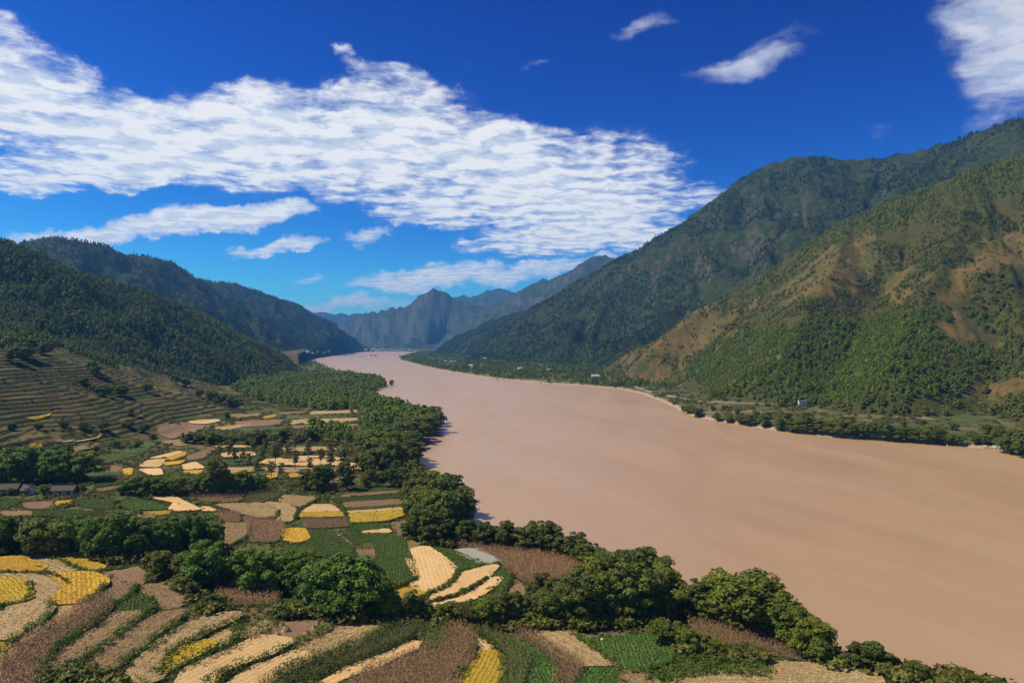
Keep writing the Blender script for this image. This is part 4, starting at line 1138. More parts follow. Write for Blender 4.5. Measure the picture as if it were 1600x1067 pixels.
for px, b, h, k in [(700, 972, 34, 'round'), (735, 978, 40, 'round'), (762, 980, 46, 'round'), (785, 978, 52, 'bank'), (805, 976, 46, 'bank'), (720, 968, 30, 'bank'), (575, 975, 28, 'round'), (685, 978, 26, 'bank'),
                    (118, 1066, 24, 'bank'), (150, 1072, 28, 'round'), (92, 1070, 20, 'bank'), (175, 1078, 24, 'bank'), (300, 935, 26, 'bank'), (330, 955, 28, 'bank'), (480, 958, 26, 'bank'), (455, 962, 22, 'bank'), (285, 925, 24, 'round')]:
    at('mid_bush', px, b, h, k, 1.2)
Z['grove'] = ('tall dark tree in the dense grove beside the river', 'tree')
row('grove', [(805, 972), (860, 972), (930, 970), (1000, 962), (1040, 955)], 15, [54, 64, 76, 80, 68], ['bank', 'round', 'bank'], 3, 1, wide=1.15)
row('grove', [(830, 950), (900, 945), (970, 940), (1030, 938)], 12, [44, 58, 78, 74], ['bank', 'round', 'bank'], 3, 2, wide=1.1)
row('grove', [(930, 920), (980, 925), (1030, 930), (1060, 945)], 8, [56, 70, 66, 45], ['bank'], 2, 3, wide=1.2)
row('grove', [(830, 980), (900, 980), (980, 970), (1050, 965)], 11, [26, 28, 26, 24], ['round', 'bank'], 3, 4, wide=1.4)
Z['bank_row'] = ('rounded olive tree in the row between maize and river', 'tree')
row('bank_row', [(690, 852), (740, 852), (800, 858), (850, 862), (900, 878), (945, 896)], 17, [40, 38, 40, 46, 48, 46], ['bank'], 3, 5, wide=1.25)
row('bank_row', [(720, 842), (780, 846), (850, 856), (910, 872)], 8, [34, 34, 40, 40], ['bank'], 2, 6, wide=1.2)
Z['mass'] = ('full green tree in the bulging stand on the river bend', 'tree')
for px, b, h in [(655, 846, 62), (672, 850, 66), (690, 846, 52), (650, 822, 66), (672, 828, 72), (694, 832, 74), (712, 826, 66), (728, 815, 46), (645, 795, 52), (665, 800, 62),
                 (685, 806, 66), (705, 806, 64), (724, 800, 50), (640, 772, 40), (655, 778, 48), (675, 780, 50), (695, 786, 52), (712, 780, 46), (735, 806, 36), (655, 760, 36), (680, 764, 36), (640, 840, 40), (660, 834, 60), (702, 818, 60)]:
    at('mass', px, b, h*0.86, 'bank' if (px+b) % 3 else 'round', 1.12)
Z['east'] = ('round topped tree in the stand above the lower maize plot', 'tree')
row('east', [(1092, 962), (1130, 975), (1180, 985), (1220, 1000), (1270, 1025), (1295, 1036)], 15, [58, 72, 80, 72, 62, 50], ['bank', 'round'], 2, 7, wide=1.3)
row('east', [(1100, 955), (1150, 962), (1205, 980), (1255, 1005)], 8, [52, 60, 66, 52], ['bank'], 2, 8, wide=1.25)
Z['east_low'] = ('low shrubby tree at the water edge beyond the maize', 'tree')
for px, b, h, k in [(1340, 1046, 44, 'bank'), (1368, 1048, 42, 'round'), (1390, 1052, 32, 'bank'), (1318, 1046, 26, 'bank'), (1430, 1066, 34, 'round'), (1450, 1068, 26, 'bank'), (1480, 1074, 30, 'bank'),
                    (1410, 1062, 22, 'bank'), (1520, 1080, 28, 'bank'), (1550, 1086, 30, 'round'), (1036, 1006, 40, 'round'), (1075, 1018, 34, 'round'), (1095, 1016, 28, 'bank'), (1115, 1024, 26, 'round'),
                    (1150, 1030, 22, 'bank'), (1180, 1032, 22, 'round'), (1060, 998, 28, 'bank'), (1500, 1070, 22, 'bank'), (1300, 1040, 24, 'bank')]:
    at('east_low', px, b, h, k, 1.25)
Z['mid_row'] = ('dark tree in the row behind the curved stubble plots', 'tree')
row('mid_row', [(188, 772), (240, 773), (300, 774), (360, 772), (405, 768)], 19, [30, 26, 30, 36, 30], ['round', 'lush'], 3, 9, wide=1.2)
at('mid_row', 338, 774, 58, 'bank')
Z['mid_r'] = ('green tree in the loose stand before the sandy plots', 'tree')
for px, b, h, k in [(432, 764, 30, 'round'), (455, 766, 34, 'round'), (478, 766, 40, 'bank'), (498, 768, 46, 'bank'), (505, 762, 44, 'round'), (542, 766, 52, 'bank'), (556, 764, 40, 'round'),
                    (575, 760, 30, 'round'), (595, 760, 30, 'round'), (612, 762, 34, 'round'), (630, 760, 36, 'bank'), (418, 768, 32, 'round'), (524, 764, 36, 'bank'), (648, 752, 40, 'bank'), (620, 746, 34, 'bank'), (600, 742, 34, 'bank'), (580, 742, 34, 'bank'), (566, 735, 32, 'round')]:
    if px not in (455, 432, 524, 418, 556): at('mid_r', px, b, h*0.86, k, 1.05)
Z['poplars'] = ('slender grey green poplar standing on the pale sandy plots', 'tree')
rgp = np.random.default_rng(77)
for px, b in [(356, 722), (366, 728), (378, 726), (388, 735), (402, 742), (408, 726), (430, 728), (440, 748), (436, 716), (452, 722), (462, 735), (482, 716), (484, 740), (500, 728), (516, 738), (520, 720), (535, 735), (540, 722), (462, 710), (415, 710), (395, 712), (424, 748), (512, 752), (344, 716)]:
    at('poplars', px, b, rgp.uniform(26, 40), 'poplar', 1.05)
Z['dark_row'] = ('small dark tree in the belt behind the brown ploughed plots', 'tree')
row('dark_row', [(284, 693), (330, 694), (390, 694), (450, 693), (480, 692)], 20, [17, 19, 21, 21], ['round', 'bank'], 4, 10, wide=1.5)
Z['farm'] = ('dark tree crowding round the grey roofed farmhouses', 'tree')
row('farm', [(-10, 752), (40, 754), (90, 752), (130, 752)], 11, [46, 54, 48, 44], ['round', 'lush'], 3, 11, wide=1.2)
row('farm', [(0, 738), (50, 735), (110, 735)], 6, [34, 40, 36], ['round'], 3, 12, wide=1.2)
row('farm', [(0, 775), (60, 772), (140, 770)], 5, [16, 14, 22], ['round'], 2, 13, wide=1.2)
Z['wood_edge'] = ('green tree on the near edge of the long riverside wood', 'tree')
row('wood_edge', [(560, 742), (600, 735), (640, 722), (650, 712)], 9, [34, 36, 36, 30], ['bank', 'round'], 4, 14, wide=1.4)
row('wood_edge', [(640, 702), (648, 690), (665, 678), (682, 666), (680, 656)], 11, [32, 34, 34, 28, 24], ['bank', 'round'], 4, 15, wide=1.5)
row('wood_edge', [(572, 722), (595, 718), (625, 708)], 6, [30, 32, 32], ['bank', 'round'], 5, 16, wide=1.5)
row('wood_edge', [(562, 702), (580, 698), (615, 690), (640, 685)], 8, [26, 28, 30, 30], ['bank', 'round'], 6, 17, wide=1.5)
Z['far_bank'] = ('dark tree at the waterline of the opposite bank', 'tree')
row('far_bank', [(1214, 672), (1260, 677), (1328, 684)], 11, [22, 28, 26], ['bank', 'round'], 3, 18, wide=1.4)
row('far_bank', [(1336, 684), (1390, 689), (1440, 692), (1500, 696)], 15, [22, 28, 25, 22], ['bank', 'round'], 3, 19, wide=1.4)
row('far_bank', [(1520, 692), (1550, 695)], 3, [14, 16], ['bank'], 2, 20, wide=1.4)
row('far_bank', [(1578, 708), (1600, 712), (1640, 722)], 6, [34, 46, 44], ['bank', 'round'], 3, 21, wide=1.4)
row('far_bank', [(1056, 640), (1100, 655), (1150, 662), (1205, 669)], 12, [12, 16, 15, 18], ['bank', 'round'], 3, 22, wide=1.4)
row('far_bank', [(1100, 640), (1200, 655), (1300, 660), (1400, 668), (1500, 672), (1590, 685)], 16, [9, 11, 12, 13, 14, 18], ['bank', 'round'], 6, 23, wide=1.4)
Z['islet'] = ('lone small tree standing in the river off the wooded point', 'tree')
TREES.append(('islet', gp(612, 603)[0], gp(612, 603)[1], 11.0, 'bank', 1.2))
Z['terrace'] = ('small dark tree growing on a terrace edge', 'tree')
for px, b, h in [(40, 560, 26), (70, 556, 22), (20, 566, 24), (145, 580, 16), (150, 586, 14), (130, 600, 14), (165, 620, 20), (190, 620, 18), (150, 615, 14), (275, 600, 16), (290, 604, 14), (330, 625, 16), (350, 632, 18),
                 (365, 640, 22), (310, 620, 12), (230, 612, 14), (205, 648, 12), (100, 668, 12), (60, 672, 12), (20, 672, 12), (130, 672, 14), (160, 672, 14), (200, 668, 14), (225, 676, 14), (240, 690, 14), (180, 700, 12), (150, 706, 10), (215, 700, 14), (355, 655, 12)]:
    at('terrace', px, b, h, 'round', 1.3)

def plant(zone, recs, cat, group, share_over=199):
    recs = sorted(recs, key=lambda t: 800+F*t[1]/t[2])
    base = Z[zone][0]
    for i, (zn, x, y, h, kind, wide) in enumerate(recs):
        rg = random.Random(hash((round(x, 2), round(y, 2))))
        cm, tm = PROTO[kind][rg.randrange(len(PROTO[kind]))]
        s = h/10.0*rg.uniform(0.95, 1.05); w = s*wide*rg.uniform(0.88, 1.12)
        e = empty({'poplar': 'poplar_tree', 'pine': 'pine_tree', 'bank': 'riverside_tree'}.get(kind, 'broadleaf_tree'), (x, y, max(0.3, float(hz(x, y)))-0.15), rg.uniform(0, 6.28), (w, w, s))
        obj('trunk', tm, e); obj('crown', cm, e)
        if len(recs) == 1: lb = base
        elif len(recs) <= share_over: lb = '%s, %s from the left' % (base, ordinal(i+1))
        else: lb = base
        tag(e, lb, cat, group)
for zn in Z:
    rec = [t for t in TREES if t[0] == zn]
    plant(zn, rec, 'tree', Z[zn][0].replace(' tree', ' trees', 1)[:60])
print('trees', len(TREES), round(time.time()-T0, 1))

# ------------------------------------------------------------------ woods and scrub, seen as masses
EL = (GZ-CAM_Z)/RG_
RUN = np.maximum.accumulate(EL, 0); RUN = np.vstack([np.full((1, NA), -9.0), RUN[:-1]])
def cand(n, r0, r1, seed, x0=-99999, x1=99999):
    """points spread evenly over the ground, those the viewpoint could see"""
    rg = np.random.default_rng(seed)
    r = np.sqrt(rg.uniform(r0*r0, r1*r1, n)); t = rg.uniform(TH[0]*0.92, TH[-1]*0.92, n)
    x, y = r*np.sin(t), r*np.cos(t)
    i = np.clip(np.searchsorted(RR, r), 0, NR-1); j = np.clip(np.round((t-TH[0])/(TH[1]-TH[0])).astype(int), 0, NA-1)
    z = hz(x, y)
    vis = (z+14-CAM_Z)/r > RUN[i, j]-0.002
    lab = GL[i, j]; sd = lookup(GSD, x, y)
    k = vis & (sd > 2) & (z > 1)
    x, y, z, lab, sd = x[k], y[k], z[k], lab[k], sd[k]
    PX, PY = topix(x, y, z)
    return x, y, z, lab, sd, PX, PY, rg
def area_n(r0, r1, per): return int((TH[-1]-TH[0])*0.92*0.5*(r1*r1-r0*r0)/per)

def mass(name, sel, x, y, z, rg, s0, s1, meshes, label, cat, sink=0.3):
    x, y, z = x[sel], y[sel], z[sel]; n = len(x)
    if n == 0: return
    sc_ = rg.uniform(s0, s1, n)*(0.8+0.35*(fbm(x/80, y/80, 2)))
    gn_scatter(name, np.stack([x, y, z-sink], -1), np.clip(sc_, s0*0.6, None), rg.uniform(0, 6.28, n), rg.integers(0, len(meshes), n), meshes, label, cat)
    print(name, n)

UG = []
rgu = np.random.default_rng(21)
for t in TREES:
    if t[2] < 420 and t[0] in ('clump_l', 'clump_c', 'mid_bush', 'grove', 'bank_row', 'mass', 'east', 'east_low'):
        n_ = 9; a_ = rgu.uniform(0, 6.28, n_); d_ = rgu.uniform(0.15, 0.55, n_)*t[3]
        UG.append(np.stack([t[1]+np.cos(a_)*d_, t[2]+np.sin(a_)*d_], -1))
# keep the masses clear of what is already placed
TP = np.array([(t[1], t[2], t[3]) for t in TREES])
def free(x, y, pad=1.0):
    k = np.ones(len(x), bool)
    for P in FIELD_POLYS:
        mn, mx = P.min(0)-pad, P.max(0)+pad
        c = (x > mn[0]) & (x < mx[0]) & (y > mn[1]) & (y < mx[1]) & k
        if c.any():
            ii = np.nonzero(c)[0]; k[ii[inside(x[ii], y[ii], P)]] = False
    return k

# near wooded hill and terraces
x, y, z, lab, sd, PX, PY, rg = cand(area_n(450, 1800, 15), 450, 1800, 11)
n1 = fbm(x/110, y/110, 3)
UPPER = [(-90, 300), (-90, 552), (0, 545), (75, 538), (150, 562), (240, 580), (330, 596), (400, 600), (470, 592), (470, 300)]
upf = px_poly([UPPER], PX+fbm(x/50, y/50, 3)*14, PY+fbm(x/50+5, y/50, 3)*9)
mass('hill_forest', ((lab == 2) | ((lab == 1) & upf)) & (n1 > -0.75), x, y, z, rg, 0.65, 1.15, LOWP+LOWP+LOWB[:1], 'dense dark forest covering the near wooded hill', 'forest')
WOOD = [(500, 580), (522, 578), (598, 594), (606, 603), (570, 614), (600, 624), (676, 652), (682, 664), (652, 690), (640, 704), (652, 722), (590, 745), (570, 735), (575, 712), (562, 694), (486, 690), (480, 676),
        (560, 674), (566, 648), (470, 640), (400, 626), (362, 610), (380, 598), (440, 588), (470, 582)]
k = (lab == 0) & (x < 0) & (rg.uniform(0, 1, len(x)) < 0.40) & free(x, y) & ((px_poly([WOOD], PX, PY) & (y < 1500)) | (sd < 40) & (y > 600) & (y < 1500))
mass('riverside_wood', k, x, y, z, rg, 1.0, 1.55, LOWB+LOWT[:1], 'long green wood lining the near bank of the river', 'wood')
slp = np.maximum(np.abs(hz(x, y+1.3)-hz(x, y-1.3)), np.abs(hz(x+1.3, y)-hz(x-1.3, y)))/2.6
fb = fbm(x/40, y/40, 3)
k = (lab == 1) & ~upf & (((slp > 0.50) & (fb > -0.35) & (rg.uniform(0, 1, len(x)) < 0.8)) | ((fb > 0.22) & (rg.uniform(0, 1, len(x)) < 0.5)))
mass('terrace_scrub', k, x, y, z, rg, 0.8, 1.7, SHRUB, 'scrub growing on the terrace edges', 'scrub')
# golden hillside
DENSE = [[(1070, 585), (1090, 556), (1150, 522), (1250, 505), (1400, 492), (1500, 478), (1570, 500), (1550, 560), (1460, 620), (1300, 632), (1180, 625), (1100, 605)]]
CREST = [[(1080, 478), (1160, 436), (1330, 330), (1500, 258), (1620, 225), (1620, 300), (1480, 345), (1350, 372), (1290, 392), (1230, 425), (1190, 450), (1150, 485), (1110, 505)]]
xi, yi, zi, labi, sdi, PXi, PYi, rgi = cand(area_n(550, 1600, 13), 550, 1600, 12)
hill = labi == 10
nn = fbm(xi/60, yi/60, 3); u = rgi.uniform(0, 1, len(xi))
dn, cr, ba = px_poly(DENSE, PXi, PYi), px_poly(CREST, PXi, PYi), lookup(GB, xi, yi) > 0.5
mass('green_thicket', hill & dn & ~ba & (u < 0.85) & (nn > -0.7), xi, yi, zi, rgi, 0.50, 1.0, LOWT+LOWT+LOWB[:1], 'bright green thicket on the lower golden hillside', 'thicket')
prob = np.where(cr, 0.62*(nn > -0.45), np.where(ba, np.clip(0.12+0.3*nn, 0.01, 0.4), np.clip(0.52+0.75*nn, 0.05, 0.95)))
sel = hill & ~dn & (u < prob)
mass('crest_forest', sel & cr & (rgi.uniform(0, 1, len(xi)) < 0.8), xi, yi, zi, rgi, 0.55, 1.0, LOWB+LOWP[:2], 'green forest along the crest of the golden hillside', 'forest')
sel &= ~cr | (rgi.uniform(0, 1, len(xi)) < 0.1)
# the largest in view among them stand as trees of their own
ii = np.nonzero(sel)[0]; ii = ii[(PXi[ii] < 1600) & (PXi[ii] > 0)]
hh = rgi.uniform(5.0, 10.5, len(xi))
order = ii[np.argsort(-hh[ii]/yi[ii])][:230]
sel[order] = False
mass('hillside_scrub', sel, xi, yi, zi, rgi, 0.32, 0.78, LOWP[:1]+LOWO+LOWO+LOWB[:2], 'scattered dark scrub and small pines over the golden hillside', 'scrub')
Z['pines_crest'] = ('small dark pine on the crest of the golden hillside', 'tree')
Z['pines_bare'] = ('lone dark pine on the bare golden slope', 'tree')
Z['pines_low'] = ('dark pine on the lower part of the golden hillside', 'tree')
Z['pines_low_e'] = ('dark pine on the lower golden hillside near the picture edge', 'tree')
Z['pines_mid'] = ('dark pine half way up the golden hillside', 'tree')
PN = []
for i in order:
    zn = 'pines_crest' if cr[i] else 'pines_bare' if ba[i] else ('pines_low' if PXi[i] < 1400 else 'pines_low_e') if PYi[i] > 520 else 'pines_mid'
    PN.append((zn, xi[i], yi[i], hh[i], 'pine', 1.05))
for zn in ('pines_crest', 'pines_bare', 'pines_low', 'pines_low_e', 'pines_mid'):
    plant(zn, [t for t in PN if t[0] == zn], 'tree', Z[zn][0].replace('pine', 'pines', 1))
# opposite bank, flat land
k = (labi == 0) & (xi > 0) & (fbm(xi/35, yi/35, 3) > -0.1) & (u < 0.2)
mass('bank_scrub', k & (yi < 1250), xi, yi, zi, rgi, 1.0, 3.4, SHRUB, 'scrub on the flat opposite bank', 'scrub')
x, y, z, lab, sd, PX, PY, rg = cand(area_n(1150, 5200, 70), 1150, 5200, 13)
k = (lab == 0) & (fbm(x/140, y/140, 3) > -0.42) & (x > -200-0.12*y) & (rg.uniform(0, 1, len(x)) < np.where(y < 2600, 0.8, 0.22))
mass('valley_wood', k, x, y, z, rg, 0.85, 1.35, LOWB+LOWG, 'tree belts on the flat land across the river', 'wood')
k = (lab == 0) & (x < -0.2*y) & (y > 1500) & (rg.uniform(0, 1, len(x)) < 0.15)
mass('far_shore_wood', k, x, y, z, rg, 0.85, 1.3, LOWB, 'tree belts on the far shore below the hazy ridge', 'wood')
# mountains
x, y, z, lab, sd, PX, PY, rg = cand(area_n(1400, 4600, 48), 1400, 4600, 14)
nn = fbm(x/160, y/160, 4)
k = (lab == 9) & (nn > -0.25-0.5*(z < 150)) & (rg.uniform(0, 1, len(x)) < np.where(z < 160, 0.9, 0.55))
mass('mountain_forest', k, x, y, z, rg, 0.8, 1.4, LOWM, 'open dark forest on the big rocky mountain', 'forest')
k = ((lab == 3) | (lab == 4)) & (nn > -0.5) & (rg.uniform(0, 1, len(x)) < 0.40)
mass('ridge_forest', k, x, y, z, rg, 0.9, 1.6, LOWM, 'dark forest on the mountain behind the near wooded hill', 'forest')
ug = np.concatenate(UG); ug = ug[(lookup(GSD, ug[:, 0], ug[:, 1]) > 1) & free(ug[:, 0], ug[:, 1])]
gn_scatter('undergrowth', np.stack([ug[:, 0], ug[:, 1], hz(ug[:, 0], ug[:, 1])-0.1], -1), rgu.uniform(1.2, 2.9, len(ug)), rgu.uniform(0, 6.28, len(ug)), rgu.integers(0, len(SHRUB), len(ug)), SHRUB, 'bushy undergrowth below the riverside and field trees', 'undergrowth')
# weeds and bushes between the plots
x, y, z, lab, sd, PX, PY, rg = cand(area_n(110, 520, 3.0), 110, 520, 15)
vp = []
for P_ in FIELD_POLYS:
    dd_ = np.hypot(*P_.mean(0))
    if dd_ < 460:
        e_ = resample0(np.concatenate([P_, P_[:1]]), 0.75 if dd_ < 300 else 1.3); vp.append(e_+np.random.default_rng(len(vp)).normal(0, 0.42, e_.shape))
vp = np.concatenate(vp); vk = rg.uniform(0, 1, len(vp)) < 0.40+0.6*(fbm(vp[:, 0]/7, vp[:, 1]/7, 2) > 0); vp = vp[vk]
gn_scatter('verge_grass', np.stack([vp[:, 0], vp[:, 1], hz(vp[:, 0], vp[:, 1])-0.05], -1), rg.uniform(0.35, 0.80, len(vp)), rg.uniform(0, 6.28, len(vp)), rg.integers(0, 6, len(vp)), VERGE+SHRUB[:2], 'grass and weeds fringing the plot edges', 'grass')
print('verge', len(vp))
k = (lab <= 1) & (x < 260) & (fbm(x/16, y/16, 3) > -0.35) & (rg.uniform(0, 1, len(x)) < np.where(y < 330, 0.95, 0.5)) & free(x, y, 0.5)
mass('weeds', k, x, y, z, rg, 0.40, 1.05, SHRUB, 'weeds and low bushes between the plots', 'weeds', 0.1)
x, y, z, lab, sd, PX, PY, rg = cand(area_n(300, 1000, 16), 300, 1000, 16)
k = (lab == 0) & (x < 0) & (fbm(x/30, y/30, 3) > 0.0) & free(x, y, 0.5)
mass('valley_bushes', k, x, y, z, rg, 0.8, 2.2, SHRUB, 'bushes scattered over the valley fields', 'scrub', 0.1)
print('masses', round(time.time()-T0, 1))

# ------------------------------------------------------------------ houses
def flat_mat(name, c1, c2, rough=0.85, scale=1.2):
    m, g, out = new_mat(name); tc = g.n('ShaderNodeTexCoord')
    principled(g, out, g.mix(g.noise(tc.outputs['Object'], scale, 5, 0.6), c1, c2), rough, 0.2); return m
M['wall_white'] = flat_mat('wall_white', (0.62, 0.60, 0.55), (0.80, 0.79, 0.75))
M['wall_mud'] = flat_mat('wall_mud', (0.30, 0.22, 0.15), (0.42, 0.33, 0.23))
M['roof_grey'] = flat_mat('roof_grey', (0.070, 0.060, 0.048), (0.125, 0.108, 0.088), 1.0, 3)
M['roof_pale'] = flat_mat('roof_pale', (0.32, 0.32, 0.33), (0.45, 0.45, 0.46), 0.7, 2)
M['glass_dark'] = flat_mat('glass_dark', (0.02, 0.022, 0.025), (0.035, 0.04, 0.045), 0.15)
M['wood_door'] = flat_mat('wood_door', (0.10, 0.06, 0.035), (0.16, 0.10, 0.06))
BQ = np.array([[0, 3, 2, 1], [4, 5, 6, 7], [0, 1, 5, 4], [1, 2, 6, 5], [2, 3, 7, 6], [3, 0, 4, 7]])
def box(x0, x1, y0, y1, z0, z1):
    return np.array([(x0, y0, z0), (x1, y0, z0), (x1, y1, z0), (x0, y1, z0), (x0, y0, z1), (x1, y0, z1), (x1, y1, z1), (x0, y1, z1)], float), BQ
def house(px, py, L, W, H, rz, wall, roof, label, storeys=1, group=None, windows=3):
    x, y, z = pix(px, py)
    e = empty('farmhouse', (x, y, max(z, 1.0)-0.2), rz)
    rh = W*0.30
    # walls with gables
    v, q = box(-L/2, L/2, -W/2, W/2, -1.5, H)
    gv = np.array([(-L/2, -W/2, H), (-L/2, W/2, H), (-L/2, 0, H+rh), (L/2, -W/2, H), (L/2, W/2, H), (L/2, 0, H+rh)])
    me = bpy.data.meshes.new('wall'); me.from_pydata(np.concatenate([v, gv]).tolist(), [], q.tolist()+[[8, 10, 9], [11, 12, 13]]); me.materials.append(M[wall]); obj('wall', me, e)
    # roof with overhang: two thick slopes
    o_ = 0.5; t = 0.16
    pr = [(-W/2-o_, H-o_*0.6), (0, H+rh+0.05), (W/2+o_, H-o_*0.6), (W/2+o_, H-o_*0.6+t), (0, H+rh+0.05+t), (-W/2-o_, H-o_*0.6+t)]
    rv = [(sx*(L/2+0.45), a, b) for sx in (-1, 1) for a, b in pr]
    rf = [[0, 1, 7, 6], [1, 2, 8, 7], [2, 3, 9, 8], [3, 4, 10, 9], [4, 5, 11, 10], [5, 0, 6, 11], [0, 5, 4, 1], [1, 4, 3, 2], [6, 7, 10, 11], [7, 8, 9, 10]]
    me = bpy.data.meshes.new('roof'); me.from_pydata(rv, [], rf); me.materials.append(M[roof]); ro = obj('roof', me, e)
    v, q = box(-L/2-0.45, L/2+0.45, -0.18, 0.18, H+rh+0.16, H+rh+0.42); obj('roof_ridge', np_mesh('roof_ridge', v, q, M[roof]), ro)
    v, q = box(-0.6, 0.6, -W/2-0.06, -W/2+0.05, 0, 2.1); obj('door', np_mesh('door', v, q, M['wood_door']), e)
    for s in range(storeys):
        for i in range(windows):
            wx = -L/2+L*(i+0.5)/windows
            if s == 0 and abs(wx) < 1.2: continue
            zz = 1.0+s*2.9
            v, q = box(wx-0.55, wx+0.55, -W/2-0.05, -W/2+0.04, zz, zz+1.2); wd = obj('window', np_mesh('window', v, q, M['glass_dark']), e)
            v, q = box(wx-0.65, wx+0.65, -W/2-0.10, -W/2+0.03, zz-0.12, zz-0.003); obj('sill', np_mesh('sill', v, q, M[wall]), wd)
    tag(e, label, 'house', group)
house(10, 771, 11, 6, 3.0, 0.25, 'wall_mud', 'roof_grey', 'grey roofed farmhouse at the picture edge below dark trees', 1)
house(42, 771, 6, 5, 2.6, -0.5, 'wall_white', 'roof_grey', 'small grey roofed farmhouse with pale walls between two longer ones', 1)
house(98, 772, 12, 5.5, 2.7, 0.08, 'wall_mud', 'roof_grey', 'long low grey roofed farm building beside the hedge', 1)
rgh = random.Random(5)
VIL = [(692, 571), (700, 567), (709, 568), (716, 570), (703, 572), (737, 575), (757, 563), (755, 571), (790, 576), (812, 580), (858, 582), (893, 584), (930, 592), (846, 574), (950, 596)]
for i, (px, py) in enumerate(sorted(VIL)):
    big = 690 < px < 720
    house(px, py, rgh.uniform(16, 26) if big else rgh.uniform(11, 16), rgh.uniform(8, 11), rgh.uniform(5.5, 8), rgh.uniform(-0.6, 0.6), 'wall_white', 'roof_pale' if i % 2 else 'roof_grey',
          'white village house among trees on the opposite bank, %s from the left' % ordinal(i+1), 2, 'village houses on the opposite bank', 3)
TOWN = [(478, 551.5), (486, 552.5), (494, 551), (503, 552), (512, 550), (560, 546), (566, 548), (572, 547), (580, 548), (585, 545.5), (590, 548), (597, 546), (604, 547.5), (612, 546), (618, 548), (626, 546.5), (640, 548), (650, 549)]
for i, (px, py) in enumerate(TOWN):
    house(px, py, rgh.uniform(14, 30), rgh.uniform(10, 14), rgh.uniform(5, 9), rgh.uniform(-0.5, 0.5), 'wall_white', 'roof_pale',
          'tiny pale building of the far town by the river bend, %s from the left' % ordinal(i+1), 3, 'buildings of the far town', 5)
house(1254, 631, 11, 6, 3.4, 0.1, 'wall_white', 'roof_grey', 'small white house at the foot of the golden hillside', 1)

# ------------------------------------------------------------------ road, bars, rocks, heaps
M['road'] = flat_mat('road', (0.24, 0.22, 0.18), (0.32, 0.29, 0.25), 0.9, 0.3)
M['path'] = flat_mat('path', (0.24, 0.17, 0.10), (0.34, 0.25, 0.16), 0.95, 0.4)
M['rock'] = flat_mat('rock', (0.26, 0.22, 0.17), (0.46, 0.41, 0.34), 0.9, 0.6)
M['sand'] = flat_mat('sand', (0.20, 0.18, 0.11), (0.30, 0.25, 0.16), 0.95, 0.05)
def ribbon(name, pp, w, up, mat, label, cat, wall=None):
    L = resample(smooth_line([pix(*p)[:2] for p in pp], 2), 4.0 if w > 2 else 1.0)
    T = np.gradient(L, axis=0); T /= np.linalg.norm(T, axis=1)[:, None]; N_ = np.stack([-T[:, 1], T[:, 0]], -1)
    zc = hz(L[:, 0], L[:, 1])
    zc = np.convolve(np.pad(zc, 3, mode='edge'), np.ones(7)/7, 'valid')+up
    a, b = L-N_*w/2, L+N_*w/2; n = len(L)
    V = np.concatenate([np.c_[a, zc], np.c_[b, zc], np.c_[a, zc-2.5-up], np.c_[b, zc-2.5-up]])
    Q = []
    for i in range(n-1): Q += [[i, i+1, n+i+1, n+i], [i, 2*n+i, 2*n+i+1, i+1], [n+i, n+i+1, 3*n+i+1, 3*n+i]]
    tag(obj(name, np_mesh(name, V, np.array(Q), mat)), label, cat, None, 'structure')
    if wall:
        for sgn in wall:
            c = L+N_*(w/2*sgn); q0, q1 = c-N_*0.2, c+N_*0.2
            V = np.concatenate([np.c_[q0, zc-1.0], np.c_[q1, zc-1.0], np.c_[q0, zc+0.6], np.c_[q1, zc+0.6]]); Q = []
            for i in range(n-1):
                Q += [[2*n+i, 2*n+i+1, 3*n+i+1, 3*n+i], [i, i+1, 2*n+i+1, 2*n+i], [n+i, 3*n+i, 3*n+i+1, n+i+1]]
            tag(obj('parapet_wall', np_mesh('parapet_wall', V, np.array(Q), M['road'])), 'low pale parapet along the riverside road, %s side' % ('river' if sgn > 0 else 'hill'), 'wall')
ribbon('riverside_road', [(984, 600), (1000, 608), (1030, 616), (1060, 622), (1110, 629), (1170, 632), (1240, 633)], 4.5, 0.7, M['road'], 'pale riverside road along the foot of the golden hillside', 'road', (1,))
ribbon('dirt_path', [(516, 832), (537, 841), (552, 853), (558, 866)], 1.8, 0.15, M['path'], 'narrow brown dirt path between green plots', 'path')
ribbon('dirt_track', [(1112, 965), (1122, 972), (1140, 980), (1170, 986)], 1.6, 0.2, M['path'], 'pale dirt track above the lower maize plot', 'path')

